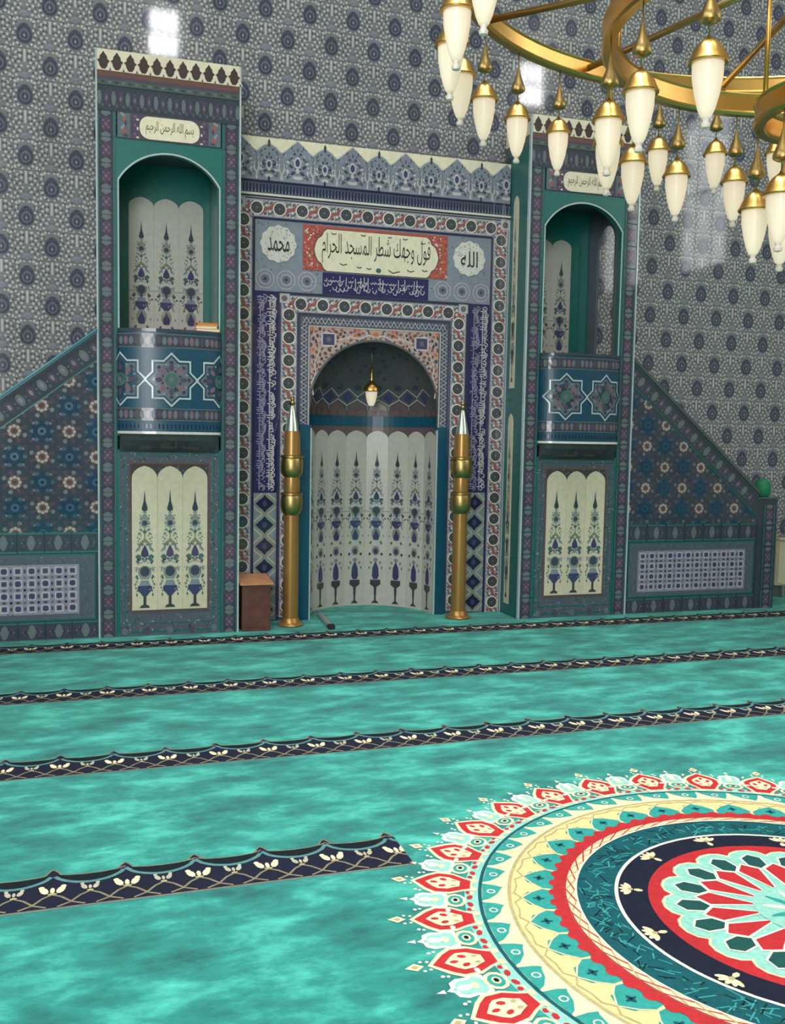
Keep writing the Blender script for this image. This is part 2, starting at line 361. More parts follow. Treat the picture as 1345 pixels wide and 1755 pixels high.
# ------------------------------------------------------------------ wall tiles
TA, TB = .175, .215
def dabs(pb, lst, m, lay, mirror=True):
    for (u, v, a, b, r) in lst:
        pb.ell(u, v, a, b, m, lay, R(r), 6)
        if mirror and abs(u) > .004: pb.ell(-u, v, a, b, m, lay, R(-r), 6)
def wall_tile(kind):
    pb = PB(); hw, hh = TA / 2 - .0007, TB / 2 - .0007
    pb.box(-hw, hw, -hh, hh, -.008, .0055, 'w_ground')
    pb.mp = lambda u, v, h: (u, -.0055 - h, v)
    if kind == 'A':
        dabs(pb, [(.066, .085, .014, .010, 20), (.046, .096, .010, .012, 0), (.070, .055, .008, .013, 10), (.060, .020, .010, .008, 30), (.076, -.010, .009, .012, 0), (.064, -.045, .013, .009, -20),
                  (.048, -.078, .012, .010, 30), (.074, -.088, .010, .013, 0), (.025, -.094, .012, .008, 0), (.020, .097, .009, .007, 0)], 'w_light', 1)
        dabs(pb, [(.056, .066, .009, .007, 0), (.078, .028, .007, .010, 0), (.070, -.028, .009, .006, 0), (.060, -.063, .008, .008, 0), (.034, -.090, .008, .008, 0), (.080, .098, .008, .007, 0), (.058, .002, .006, .008, 0)], 'w_dark', 2)
        dabs(pb, [(.052, .042, .010, .006, 40), (.052, -.022, .008, .008, 0)], 'w_green', 2)
        egg = [(.052 * cos(a) * (1 - .16 * sin(a)), -.004 + .070 * sin(a)) for a in [2 * pi * i / 16 for i in range(16)]]
        pb.poly([(p[0] * 1.12, p[1] * 1.12) for p in egg], 'w_mid', 2); pb.poly(egg, 'w_navy', 3)
        pb.poly([(p[0] * .66, p[1] * .62 - .010) for p in egg], 'w_mid', 4); pb.poly([(p[0] * .46, p[1] * .42 - .014) for p in egg], 'w_navy', 5)
        pb.rect(-.002, .002, -.060, .052, 'w_mid', 6); pb.ell(0, -.020, .009, .012, 'w_lav', 7, n=6)
        dabs(pb, [(.037, -.006, .004, .020, 0), (.020, .046, .004, .012, 35)], 'w_dark', 4)
    else:
        pb.rect(-.008, .008, .010, .100, 'w_light', 1)
        dabs(pb, [(.034, .090, .013, .010, 20), (.058, .072, .014, .010, -30), (.080, .092, .008, .010, 0), (.032, .050, .010, .013, 10), (.062, .036, .013, .009, 20), (.080, .010, .008, .012, 0),
                  (.040, .008, .012, .009, -20), (.022, -.018, .010, .008, 0), (.060, -.024, .011, .012, 0), (.036, -.048, .013, .009, 30), (.076, -.060, .010, .010, 0), (.056, -.086, .012, .010, -30), (.082, -.097, .007, .008, 0)], 'w_light', 1)
        dabs(pb, [(.022, .070, .008, .012, 0), (.046, .070, .008, .008, 0), (.046, .028, .009, .007, 0), (.074, .050, .007, .009, 0), (.062, .006, .010, .007, 30), (.040, -.028, .009, .007, 0), (.078, -.034, .007, .010, 0), (.056, -.062, .010, .007, 20), (.024, .022, .007, .009, 0)], 'w_dark', 2)
        dabs(pb, [(0, -.070, .026, .010, 0), (.024, -.084, .012, .007, -30), (0, -.092, .012, .010, 0)], 'w_lav', 2)
        dabs(pb, [(.016, -.046, .010, .006, 30), (.030, -.100, .010, .006, 0)], 'w_green', 3)
    return pb.mesh('tile_' + kind)
WT = {'A': wall_tile('A'), 'B': wall_tile('B')}
spots = []
for i in range(-12, 50):
    X = -.009 + .1752 * i
    for j in range(-16, 13):
        Z = 3.483 + TB * j
        if Z < .1: continue
        a, b, lo, hi = X - .0875, X + .0875, Z - .1075, Z + .1075
        if a > 1.02 and b < 3.5 and hi < 3.72: continue
        if a > .28 and b < 1.2 and hi < 4.06: continue
        if a > 3.36 and b < 4.2 and hi < 4.02: continue
        if b < .2 and hi < 2.1 + (a - .12) * .766 - .55 and a > -1.6: continue
        if a > 4.3 and b < 5.9 and hi < 2.1 - (b - 4.385) * .85 - .55: continue
        spots.append((X, Z, 'A' if (i + j) % 2 == 0 else 'B'))
def in_view(s): return -.62 < s[0] < 6.6 and s[1] > 0 and s[1] < 4.62 + .165 * (s[0] + .5)
near = sorted([s for s in spots if in_view(s)], key=lambda s: s[0] ** 2 + .4 * (s[1] - 1.5) ** 2)[:300]
ns = set(near)
for X, Z, k in near:
    obj('tile', WT[k], back, (X, WY, Z))
V, F, MI = [], [], []; names = ['w_ground', 'w_light', 'w_dark', 'w_green', 'w_mid', 'w_navy', 'w_lav']
for s in spots:
    if s in ns: continue
    me = WT[s[2]]; n = len(V)
    V += [(v.co.x + s[0], v.co.y + WY, v.co.z + s[1]) for v in me.vertices]
    mm = [names.index(m.name) for m in me.materials]
    for p in me.polygons: F.append([n + q for q in p.vertices]); MI.append(mm[p.material_index])
me = bpy.data.meshes.new('far_tiles'); me.from_pydata(V, [], F)
for m in names: me.materials.append(MATS[m])
me.polygons.foreach_set('material_index', MI)
tag(obj('far_tiles', me, back), kind='stuff')

# ------------------------------------------------------------------ shared motifs
def rosette(pb, r, petals, m1, m2, m3, lay):
    for k in range(petals):
        a = 2 * pi * k / petals; pb.ell(r * .66 * cos(a), r * .66 * sin(a), r * .34, r * .22, m1, lay, a, 6)
    pb.ell(0, 0, r * .42, r * .42, m2, lay + 1, n=8); pb.ell(0, 0, r * .18, r * .18, m3, lay + 2, n=6)
def border_tile(wd=.155, ln=.175):
    """rosette border, length along u"""
    pb = PB(); a, b = ln / 2 - .0007, wd / 2 - .0007
    pb.box(-a, a, -b, b, 0, .006, 'pale'); pb.mp = lambda u, v, h: (u, -.006 - h, v)
    pb.rect(-a, a, -b, -b + .010, 'indigo', 1); pb.rect(-a, a, b - .010, b, 'indigo', 1)
    pb.rect(-a, a, -b + .010, -b + .016, 'steel', 1); pb.rect(-a, a, b - .016, b - .010, 'steel', 1)
    for s in (-1, 1):
        pb.push(0, 0, 0, s, s)
        pb.poly([(.030, -.055), (.087, -.010), (.087, .010), (.062, .012), (.040, -.022), (.018, -.048)], 'rosered', 2)
        pb.poly([(.034, .020), (.060, .046), (.087, .052), (.087, .036), (.064, .022), (.046, .006)], 'dusk', 2)
        pb.ell(.066, -.040, .016, .010, 'mauve', 2, R(35), 8); pb.ell(.052, .052, .014, .006, 'pink', 3, R(20), 6)
        pb.ell(.076, .022, .008, .012, 'white', 3, R(30), 6)
        pb.pop()
    pb.ell(0, 0, .054, .054, 'white', 3, n=14); pb.ell(0, 0, .044, .044, 'charcoal', 4, n=14)
    for k in range(8): pb.ell(.028 * cos(k * pi / 4), .028 * sin(k * pi / 4), .009, .006, 'sagedeep', 5, k * pi / 4, 6)
    pb.ell(0, 0, .012, .012, 'mauve', 5, n=8)
    return pb.mesh('border_tile')
def strip_tile(wd=.12, ln=.175):
    """dark pilaster tile, length along v"""
    pb = PB(); a, b = wd / 2, ln / 2 - .0007
    pb.box(-a, a, -b, b, 0, .005, 'darkslate'); pb.mp = lambda u, v, h: (u, -.005 - h, v)
    pb.rect(-a, -a + .008, -b, b, 'teal', 1); pb.rect(a - .008, a, -b, b, 'teal', 1)
    pb.rect(-a + .008, -a + .012, -b, b, 'pline', 1); pb.rect(a - .012, a - .008, -b, b, 'pline', 1)
    pb.ell(0, 0, .034, .052, 'pmauve', 1, n=10)
    dabs(pb, [(.018, .022, .010, .006, 30), (.018, -.022, .010, .006, -30), (0, 0, .012, .014, 0)], 'ppink', 2)
    dabs(pb, [(.034, .042, .010, .010, 0), (.036, -.040, .010, .010, 0), (.040, 0, .006, .012, 0)], 'w_navy', 2)
    for s in (-1, 1):
        pb.push(0, 0, 0, 1, s)
        pb.poly([(-.026, .0865), (-.034, .070), (-.014, .056), (0, .050), (.014, .056), (.034, .070), (.026, .0865)], 'psage', 2)
        pb.ell(0, .072, .010, .010, 'dusk', 3, n=6); pb.pop()
    return pb.mesh('strip_tile')
def band_tile(wd, ht):
    """horizontal band tile with pale blotch"""
    pb = PB(); a, b = wd / 2 - .0005, ht / 2 - .0005
    pb.box(-a, a, -b, b, 0, .005, 'darkslate'); pb.mp = lambda u, v, h: (u, -.005 - h, v)
    pb.rect(-a, a, b - .010, b, 'teal', 1); pb.rect(-a, a, -b, -b + .010, 'teal', 1)
    pb.rect(-a, a, b - .014, b - .010, 'pline', 1); pb.rect(-a, a, -b + .010, -b + .014, 'pline', 1)
    pb.poly([(-.030, 0), (-.016, b * .55), (0, b * .75), (.016, b * .55), (.030, 0), (.016, -b * .55), (0, -b * .75), (-.016, -b * .55)], 'psage', 1)
    pb.ell(0, 0, .012, b * .3, 'dusk', 2, n=8)
    dabs(pb, [(.052, b * .3, .012, b * .18, 20), (.052, -b * .3, .012, b * .18, -20)], 'pmauve', 1)
    dabs(pb, [(.070, 0, .010, b * .2, 0), (.040, b * .48, .008, b * .12, 0), (.040, -b * .48, .008, b * .12, 0)], 'w_navy', 2)
    dabs(pb, [(.060, 0, .006, b * .12, 0)], 'ppink', 3)
    return pb.mesh('band_tile')
def cypress(pb, cx, v0, s=1.0, lay=2):
    """tall vase, flowers and a slender tip; about 0.9 high at s=1"""
    pb.push(cx, v0, 0, 1, s)
    pb.poly([(-.038, .012), (.038, .012), (.026, .030), (.010, .036), (.010, .110), (-.010, .110), (-.010, .036), (-.026, .030)], 'charcoal', lay)
    pb.poly([(-.014, .100), (.014, .100), (.052, .150), (.048, .176), (-.048, .176), (-.052, .150)], 'indigo', lay)
    pb.poly([(-.040, .176), (.040, .176), (.026, .216), (-.026, .216)], 'steel', lay)
    pb.ell(0, .275, .048, .052, 'sage', lay, n=12); pb.ell(0, .282, .034, .038, 'w_navy', lay + 1, n=12)
    for q in (-1, 1):
        pb.ell(q * .054, .240, .008, .020, 'fern', lay, R(-15 * q), 6); pb.ell(q * .058, .300, .007, .022, 'steel', lay, R(10 * q), 6)
        pb.ell(q * .056, .110, .006, .014, 'fern', lay, 0, 6); pb.ell(q * .064, .190, .006, .012, 'olive', lay, 0, 6)
        pb.ell(q * .042, .385, .018, .026, 'fern', lay, R(-20 * q), 8); pb.ell(q * .040, .455, .010, .022, 'steel', lay, R(20 * q), 6)
        pb.ell(q * .048, .350, .008, .014, 'w_navy', lay, 0, 6)
        pb.ell(q * .026, .590, .016, .010, 'steel', lay, R(30 * q), 8); pb.ell(q * .042, .560, .005, .014, 'olive', lay, R(20 * q), 6)
        pb.ell(q * .034, .640, .005, .016, 'steel', lay, R(-10 * q), 6)
    pb.poly([(-.046, .485), (0, .530), (.046, .485), (.030, .478), (0, .500), (-.030, .478)], 'olive', lay)
    pb.poly([(0, .482), (.024, .430), (.028, .398), (0, .385), (-.028, .398), (-.024, .430)], 'indigo', lay + 1)
    pb.ell(0, .365, .018, .016, 'steel', lay, n=8)
    pb.poly([(-.028, .650), (-.022, .690), (0, .715), (.022, .690), (.028, .650), (.018, .612), (0, .600), (-.018, .612)], 'sage', lay)
    pb.ell(0, .640, .018, .020, 'w_navy', lay + 1, n=8); pb.ell(0, .575, .014, .012, 'fern', lay, n=8)
    pb.poly([(0, .885), (.007, .800), (.020, .752), (.020, .738), (.010, .728), (-.010, .728), (-.020, .738), (-.020, .752), (-.007, .800)], 'darkslate', lay + 1)
    pb.rect(-.003, .003, .700, .735, 'fern', lay); pb.rect(-.003, .003, .52, .60, 'fern', lay)
    g = random.Random(21)
    for i in range(46):
        v = g.uniform(.13, .58); u = g.uniform(.012, .074 - .03 * max(0, (v - .35) / .25)); m_ = ('steel', 'fern', 'w_dark', 'steel', 'w_navy', 'sage', 'indigo')[i % 7]; r_ = g.uniform(0, 3); a, b = g.uniform(.005, .010), g.uniform(.004, .008)
        for q in (-1, 1): pb.ell(q * u, v, a, b, m_, lay, q * r_, 5)
    for i in range(9):
        v = g.uniform(.58, .72); u = g.uniform(.010, .032)
        for q in (-1, 1): pb.ell(q * u, v, .006, .006, ('steel', 'fern', 'w_dark')[i % 3], lay, 0, 5)
    pb.pop()
def scallop_col(cx, v0, v1, hw, rise, n=10):
    """outline of a panel column with a round-pointed head"""
    P = [(cx - hw, v0), (cx + hw, v0), (cx + hw, v1 - rise)]
    for i in range(1, n):
        a = pi * i / n; P.append((cx + hw * cos(a), v1 - rise + rise * (.82 * sin(a) + .18 * (1 - abs(cos(a))))))
    P.append((cx - hw, v1 - rise)); return P
def star8(r, k=.765):
    P = []
    for i in range(16):
        a = pi / 2 + i * pi / 8; q = r if i % 2 == 0 else r * k
        P.append((q * cos(a), q * sin(a)))
    return P
BT = border_tile(); BTs = border_tile(.15); ST = strip_tile()

# ------------------------------------------------------------------ prayer niche
mih = tag(empty('prayer_niche', (XC, MY, 0)), 'tall tiled prayer niche with a round-arched recess between two tiled pulpits', 'prayer niche')
OW = 1.141
Bz = .155 / 2
def arch_pts(r, n=24, z=NZ): return [(r * cos(pi * i / n), z + r * sin(pi * i / n)) for i in range(n + 1)]
pb = PB()
pb.prism([(-OW, 0), (-NR, 0), (-NR, NZ), (-NR, 3.74), (-OW, 3.74)], -(WY - MY), 0, 'slate')
pb.prism([(OW, 0), (NR, 0), (NR, NZ), (NR, 3.74), (OW, 3.74)], -(WY - MY), 0, 'slate')
A = arch_pts(NR)
for i in range(24): pb.prism([A[i], A[i + 1], (A[i + 1][0], 3.74), (A[i][0], 3.74)], -.03, 0, 'slate')
obj('surround', pb.mesh('surround'), mih)
# crest with alternating lobes
pb = PB(); pb.box(-OW, OW, 3.415, 3.74, 0, .006, 'cream'); crest = obj('crest', pb.mesh('crest'), mih)
def crest_lobe(big):
    pb = PB(); q = .1235 if big else .095
    prof = [(-q, 0), (-q, .212), (-q * .80, .228), (-q * .58, .250), (-q * .34, .280 if big else .262), (-q * .12, .300 if big else .272), (0, .316 if big else .280)]
    P = prof + [(-x, y) for x, y in reversed(prof[:-1])]
    pb.prism(P, 0, .008, 'steel', 'slate'); pb.mp = lambda u, v, h: (u, -.008 - h, v)
    pb.line([p for p in P[1:-1]], .007, 'pale', 1)
    if not big: pb.poly([(-.007, .25), (.007, .25), (.010, .29), (0, .312), (-.010, .29)], 'charcoal', 2); pb.poly([(-.008, -.02), (.008, -.02), (.006, .03), (-.006, .03)], 'deepnavy', 2)
    sc = 1 if big else .8
    pb.ell(0, .150 * sc, .030 * sc, .046 * sc, 'pale', 2, n=10); pb.ell(0, .150 * sc, .018 * sc, .030 * sc, 'indigo', 3, n=8)
    for s in (-1, 1):
        pb.ell(s * .052 * sc, .120, .020 * sc, .012, 'w_navy', 2, R(40 * s), 8); pb.ell(s * .050 * sc, .178 * sc, .018 * sc, .010, 'w_dark', 2, R(-40 * s), 8)
        pb.ell(s * .075 * sc, .150 * sc, .014 * sc, .010, 'pale', 2, R(20 * s), 6); pb.ell(s * .036 * sc, .070, .022 * sc, .012, 'w_navy', 2, R(-30 * s), 8)
        pb.ell(s * .078 * sc, .082, .016 * sc, .010, 'pale', 2, R(60 * s), 6); pb.ell(s * .072 * sc, .040, .020 * sc, .009, 'w_dark', 2, 0, 6)
        pb.ell(s * .024 * sc, .215 * sc, .010 * sc, .012, 'w_navy', 2, R(30 * s), 6); pb.ell(s * .100 * sc, .110, .008, .014, 'w_dark', 2, 0, 6)
        pb.line([(s * q * .95, .006), (s * q * 1.0, .05), (s * q * .82, .09), (s * q * .86, .13)], .009, 'pale', 2)
    g_ = random.Random(2 if big else 5)
    for i in range(34):
        u, v = g_.uniform(.008, q * .9), g_.uniform(.02, .27 if big else .24)
        if v > .20 and u > q * (1.0 - (v - .2) * 9): continue
        for s in (-1, 1): pb.ell(s * u, v, g_.uniform(.006, .011), g_.uniform(.004, .008), ('w_navy', 'pale', 'w_dark', 'sage')[i % 4], 1, s * g_.uniform(0, 3), 6)
    pb.ell(0, .036, .040 * sc, .014, 'pale', 2, n=8); pb.ell(0, .090, .014, .018, 'pale', 2, n=8)
    pb.ell(0, .245 * sc, .008, .016, 'w_dark', 3, n=6)
    return pb.mesh('crest_lobe')
LB, LS = crest_lobe(True), crest_lobe(False)
def put_lobe(me, X):
    if abs(X) + .124 > OW - .004:
        me = me.copy()
        for v in me.vertices: v.co.x = max(-OW + .004 - X, min(OW - .004 - X, v.co.x))
    obj('crest_lobe', me, crest, (X, -.006, 3.42))
for k in range(-3, 3):
    X = 1.613 + .4385 * (k + 2) - XC
    if -OW < X - .02 and X + .02 < OW: put_lobe(LB, X)
    X = 1.829 + .4385 * (k + 2) - XC
    if -OW < X - .06 and X + .08 < OW: put_lobe(LS, X)
# dentil band and ledge
pb = PB(); pb.box(-OW, OW, 3.318, 3.418, 0, .012, 'dentil'); pb.mp = lambda u, v, h: (u, -.012 - h, v)
pb.rect(-OW, OW, 3.400, 3.418, 'deepnavy', 1)
k = -OW + .012
while k < OW - .012:
    pb.rect(k, k + .012, 3.330, 3.392, 'deepnavy', 1); pb.poly([(k + .013, 3.33), (k + .023, 3.33), (k + .018, 3.352)], 'steel', 2); k += .026
obj('dentil_band', pb.mesh('dentil_band'), mih)
pb = PB(); pb.box(-OW, OW, 3.302, 3.318, 0, .030, 'white'); pb.box(-OW, OW, 3.292, 3.302, 0, .018, 'darkbrown'); pb.box(-OW, OW, 3.286, 3.292, 0, .014, 'pale')
obj('ledge', pb.mesh('ledge'), mih)
# outer border
zt = 3.212
for k in range(12):
    obj('border_tile', BT, mih, (1.301 + .1765 * k - XC, 0, zt))
for s in (-1, 1):
    for k in range(18):
        obj('border_tile', BT, mih, (s * 1.067, 0, zt - .095 - .0 - .178 * k), (0, R(90), 0))
for s in (-1, 1):
    pb = PB(); a, b = sorted((s * 1.144, s * (3.331 - XC if s > 0 else XC - 1.2127))); pb.box(a, b, 3.206, 3.288, 0, .006, 'pale'); pb.mp = lambda u, v, h: (u, -.006 - h, v)
    pb.ell((a + b) / 2, 3.245, .026, .026, 'dusk', 1, n=10); pb.ell((a + b) / 2, 3.245, .012, .012, 'rosered', 2, n=8); obj('corner_tile', pb.mesh('corner_tile'), mih)
    pb = PB(); a, b = sorted((s * .788, s * .706)); pb.box(a, b, 2.504, 2.578, 0, .006, 'pale'); pb.mp = lambda u, v, h: (u, -.006 - h, v)
    pb.ell((a + b) / 2, 2.54, .024, .024, 'dusk', 1, n=10); pb.ell((a + b) / 2, 2.54, .012, .012, 'rosered', 2, n=8); obj('corner_tile', pb.mesh('corner_tile'), mih)
pb = PB()   # thin dark mouldings
for s in (-1, 1): pb.box(s * .985 - .005, s * .985 + .005, 0, 3.135, 0, .014, 'deepnavy')
pb.box(-.985, .985, 3.128, 3.138, 0, .014, 'deepnavy'); obj('moulding', pb.mesh('moulding'), mih)
for s in (-1, 1):
    pb = PB(); pb.box(s * 1.140 - .004, s * 1.140 + .004, 0, 3.29, 0, .012, 'pearl'); obj('edge_trim', pb.mesh('edge_trim'), mih)
# inscription field
pb = PB(); pb.box(-.98, .98, 2.585, 3.128, 0, .004, 'steel'); pb.mp = lambda u, v, h: (u, -.004 - h, v)
rr = random.Random(3)
for i in range(520):
    u, v = rr.uniform(-.97, .97), rr.uniform(2.60, 3.12)
    pb.ell(u, v, rr.uniform(.005, .012), rr.uniform(.004, .008), rr.choice(['w_green', 'dusk', 'sage', 'w_lav']), 1, rr.uniform(0, 3), 5)
field = obj('inscription_field', pb.mesh('inscription_field'), mih)
pb = PB(); rosette(pb, .072, 8, 'w_lav', 'dusk', 'indigo', 2); pb.ring(0, 0, .068, .074, 'pale', 1, 16); pb.ring(0, 0, .040, .045, 'pale', 5, 12); RS = pb.mesh('rosette')
for u in (-.90, -.735, -.57, .56, .73, .90): obj('rosette', RS, field, (u, -.005, 2.68))
# large plaque
pb = PB(); pb.box(-.605, .595, 2.770, 3.115, 0, .010, 'red'); pb.mp = lambda u, v, h: (u, -.010 - h, v)
for s in (-1, 1):
    for i in range(90):
        u, v = s * rr.uniform(.47, .595), rr.uniform(2.775, 3.11)
        pb.ell(u - .005, v, rr.uniform(.006, .013), rr.uniform(.005, .008), rr.choice(['pink', 'orange', 'brown', 'pink', 'white', 'red']), 1, rr.uniform(0, 3), 6)
def cart(hw, hh, c):
    P = []
    for sx, sy, o in ((1, -1, 0), (1, 1, 1), (-1, 1, 0), (-1, -1, 1)):
        q = [(hw - .10, hh), (hw - .075, hh - .02), (hw - .06, hh - .055), (hw - .03, hh - .075), (hw - .012, hh - .11), (hw, 0)]
        q = [(sx * x, c + sy * y) for x, y in q[:-1]]
        P += q[::-1] if o else q
    # order: right-bottom (top->down), right-top reversed, left-top, left-bottom reversed
    RB = [(hw - .012, c - hh + .11), (hw - .03, c - hh + .075), (hw - .06, c - hh + .055), (hw - .075, c - hh + .02), (hw - .10, c - hh)]
    RBr = RB[::-1]; RT = [(x, 2 * c - y) for x, y in RB]
    right = RBr + [(hw, c)] + RT
    return right + [(-x, y) for x, y in reversed(right)]
pb.poly(cart(.525, .165, 2.930), 'brown', 2); pb.poly(cart(.515, .160, 2.930), 'cream', 3)
pb.ell(.010, 2.800, .022, .020, 'fern', 4, n=10)
plq = obj('calligraphy_panel', pb.mesh('calligraphy_panel'), mih); plq['label'] = 'cream plaque with red ends and dark Arabic calligraphy'
lettering('lettering', 'فول وجهك شطر المسجد الحرام', .90, .235, 'ink', plq, -.005, 2.948, -.0142, -.004)
pb = PB(); pb.mp = lambda u, v, h: (u, -.0136 - h, v)        # tall strokes and vowel marks
for u, v, a in ((-.36, 3.06, .02), (-.12, 3.065, .02), (.10, 3.066, .016), (.23, 3.062, .02), (.38, 3.04, .02), (-.28, 2.83, .03), (-.15, 2.815, .02), (.14, 2.80, .05), (.28, 2.815, .03), (-.07, 2.81, .02), (.40, 2.825, .025)):
    pb.line([(u - a, v + a * .2), (u - a * .2, v - a * .25), (u + a, v + a * .1)], .007, 'ink', 1)
obj('vowel_marks', pb.mesh('vowel_marks'), plq)
# roundels
for u, txt, wd, ht, lab in ((1.470 - XC, 'محمد', .17, .11, 'round cream tile disc with the name Muhammad'), (3.055 - XC, 'الله', .15, .13, 'round cream tile disc with the name Allah')):
    pb = PB(); P = []
    for i in range(48):
        a = 2 * pi * i / 48; r = .138 + .006 * cos(12 * a); P.append((r * cos(a), 2.95 + r * sin(a)))
    pb.prism([(x + u, y) for x, y in P], 0, .010, 'white'); pb.mp = lambda a, v, h: (a, -.010 - h, v)
    for i in range(60):
        a, r = rr.uniform(0, 6.28), rr.uniform(.06, .13); pb.ell(u + r * cos(a), 2.95 + r * sin(a), .007, .004, rr.choice(['sage', 'olive', 'pink', 'cream', 'cream']), 1, a, 5)
    o = obj('roundel', pb.mesh('roundel'), mih); o['label'] = lab
    lettering('lettering', txt, wd, ht, 'ink', o, u, 2.945, -.0125, .004)
# navy plaque
pb = PB(); pb.box(-.445, .435, 2.592, 2.758, 0, .010, 'navy'); nav = obj('inscription_panel', pb.mesh('inscription_panel'), mih); nav['label'] = 'navy plaque with fine white script'
def script(pb, u0, u1, v0, v1, seed, m='pale', wd=.006, step=.028):
    """dense knotted strokes in two registers, as the fine script reads at this size"""
    g = random.Random(seed); u = u0 + .01; H = v1 - v0
    while u < u1 - .02:
        t = g.random(); b = v0 + H * g.uniform(.14, .5)
        if t < .4: pb.line([(u, v0 + H * g.uniform(.2, .4)), (u + g.uniform(-.003, .003), v0 + H * g.uniform(.82, .95))], wd, m, 1)
        if t < .8:
            pb.line([(u - .016, b + .012), (u - .008, b - .006), (u + .008, b - .008), (u + .018, b + .010), (u + .014, b + .022)], wd, m, 1)
        if t > .3: pb.line([(u - .012, v0 + H * .66), (u, v0 + H * .60), (u + .012, v0 + H * .70)], wd * .9, m, 1)
        if t > .6: pb.ell(u + .006, v0 + H * g.uniform(.1, .9), wd * .8, wd * .8, m, 1, .7, 5)
        u += step * g.uniform(.6, 1.1)
pb = PB(lambda u, v, h: (u, -.010 - h, v)); script(pb, -.43, .42, 2.60, 2.75, 5); obj('lettering', pb.mesh('lettering'), nav)
# vertical navy strips and diamond tiles below
for s in (-1, 1):
    c = s * .890
    pb = PB(); pb.box(c - .092, c + .092, 1.030, 2.588, 0, .008, 'navy')
    o = obj('inscription_strip', pb.mesh('inscription_strip'), mih); o['label'] = 'navy upright strip of white script'
    pb = PB(lambda u, v, h: (c - v, -.008 - h, u)); script(pb, 1.05, 2.57, -.085, .0, 11 + s, 'pale', .007, .020); script(pb, 1.05, 2.57, -.01, .078, 31 + s, 'w_lav', .007, .020)
    obj('lettering', pb.mesh('lettering'), o)
pb = PB(); pb.box(-.092, .092, -.084, .084, 0, .006, 'sage'); pb.mp = lambda u, v, h: (u, -.006 - h, v)
pb.poly([(-.072, 0), (-.040, .030), (-.020, .045), (0, .070), (.020, .045), (.040, .030), (.072, 0), (.040, -.030), (.020, -.045), (0, -.070), (-.020, -.045), (-.040, -.030)], 'deepnavy', 1)
pb.ell(0, 0, .020, .026, 'indigo', 2, n=8)
for sx in (-1, 1):
    for sy in (-1, 1): pb.poly([(sx * .092, sy * .040), (sx * .092, sy * .084), (sx * .050, sy * .084)], 'steel', 1); pb.line([(sx * .09, sy * .022), (sx * .022, sy * .082)], .008, 'pale', 2)
DT = pb.mesh('diamond_tile')
for s in (-1, 1):
    for k in range(6): obj('diamond_tile', DT, mih, (s * .890, 0, .942 - .1685 * k))
pb = PB(); 
for s in (-1, 1): pb.box(s * .79 - .004, s * .79 + .004, 0, 2.588, 0, .014, 'darkslate')
pb.box(-.79, .79, 2.580, 2.590, 0, .014, 'darkslate'); obj('moulding', pb.mesh('moulding'), mih)
# inner border
for k in range(8): obj('border_tile', BTs, mih, (1.651 + .1757 * k - XC, 0, 2.502))
for s in (-1, 1):
    for k in range(14): obj('border_tile', BTs, mih, (s * .709, 0, 2.415 - .1765 * k), (0, R(90), 0))
# lattice band
pb = PB(); hb = .63
pb.prism([(-hb, 0), (-.545, 0), (-.545, 2.335), (.545, 2.335), (.545, 0), (hb, 0), (hb, 2.425), (-hb, 2.425)], 0, .005, 'slate'); pb.mp = lambda u, v, h: (u, -.005 - h, v)
def latt(u, v, horiz):
    pb.push(u, v, 0 if horiz else pi / 2)
    pb.line([(-.03, -.024), (0, .024), (.03, -.024)], .006, 'pale', 1); pb.line([(-.03, .024), (0, -.024), (.03, .024)], .006, 'w_lav', 2); pb.ell(0, 0, .009, .009, 'indigo', 3, n=6); pb.ell(.03, 0, .006, .012, 'w_navy', 1, n=6)
    pb.pop()
for k in range(20): latt(-.57 + .06 * k, 2.380, True)
for s in (-1, 1):
    for k in range(13): latt(s * .5875, 2.32 - .06 * k, False)
pb.frame(-.628, .628, -.02, 2.423, .007, 'darkslate', 4); pb.rect(-.552, .552, 2.335, 2.343, 'pale', 4)
for s in (-1, 1): pb.rect(s * .549 - .005, s * .549 + .005, 1.56, 2.335, 'pale', 4)
obj('lattice_band', pb.mesh('lattice_band'), mih)
# spandrel
pb = PB(); A = arch_pts(NR + .002)
for i in range(24): pb.prism([A[i], A[i + 1], (A[i + 1][0], 2.335), (A[i][0], 2.335)], 0, .004, 'blush')
pb.mp = lambda u, v, h: (u, -.004 - h, v)
def outside(u, v, m=.03): return math.hypot(u, max(0, v - NZ)) > NR + m
cnt = 0
g = random.Random(12)
pts = []
while cnt < 5000 and len(pts) < 120:
    cnt += 1; u, v = g.uniform(.0, .535), g.uniform(1.66, 2.325)
    if outside(u, v, .014) and all(math.hypot(u - a, v - b) > .030 for a, b in pts):
        pts.append((u, v))
for (u, v) in pts:
    m_ = g.choice(['brown', 'rosered', 'darkbrown', 'mauve', 'brown', 'charcoal', 'brown', 'orange']); a, b, r_ = g.uniform(.014, .022), g.uniform(.009, .015), g.uniform(0, 3)
    for s in (-1, 1): pb.ell(s * u, v, a, b, m_, 1, s * r_, 6)
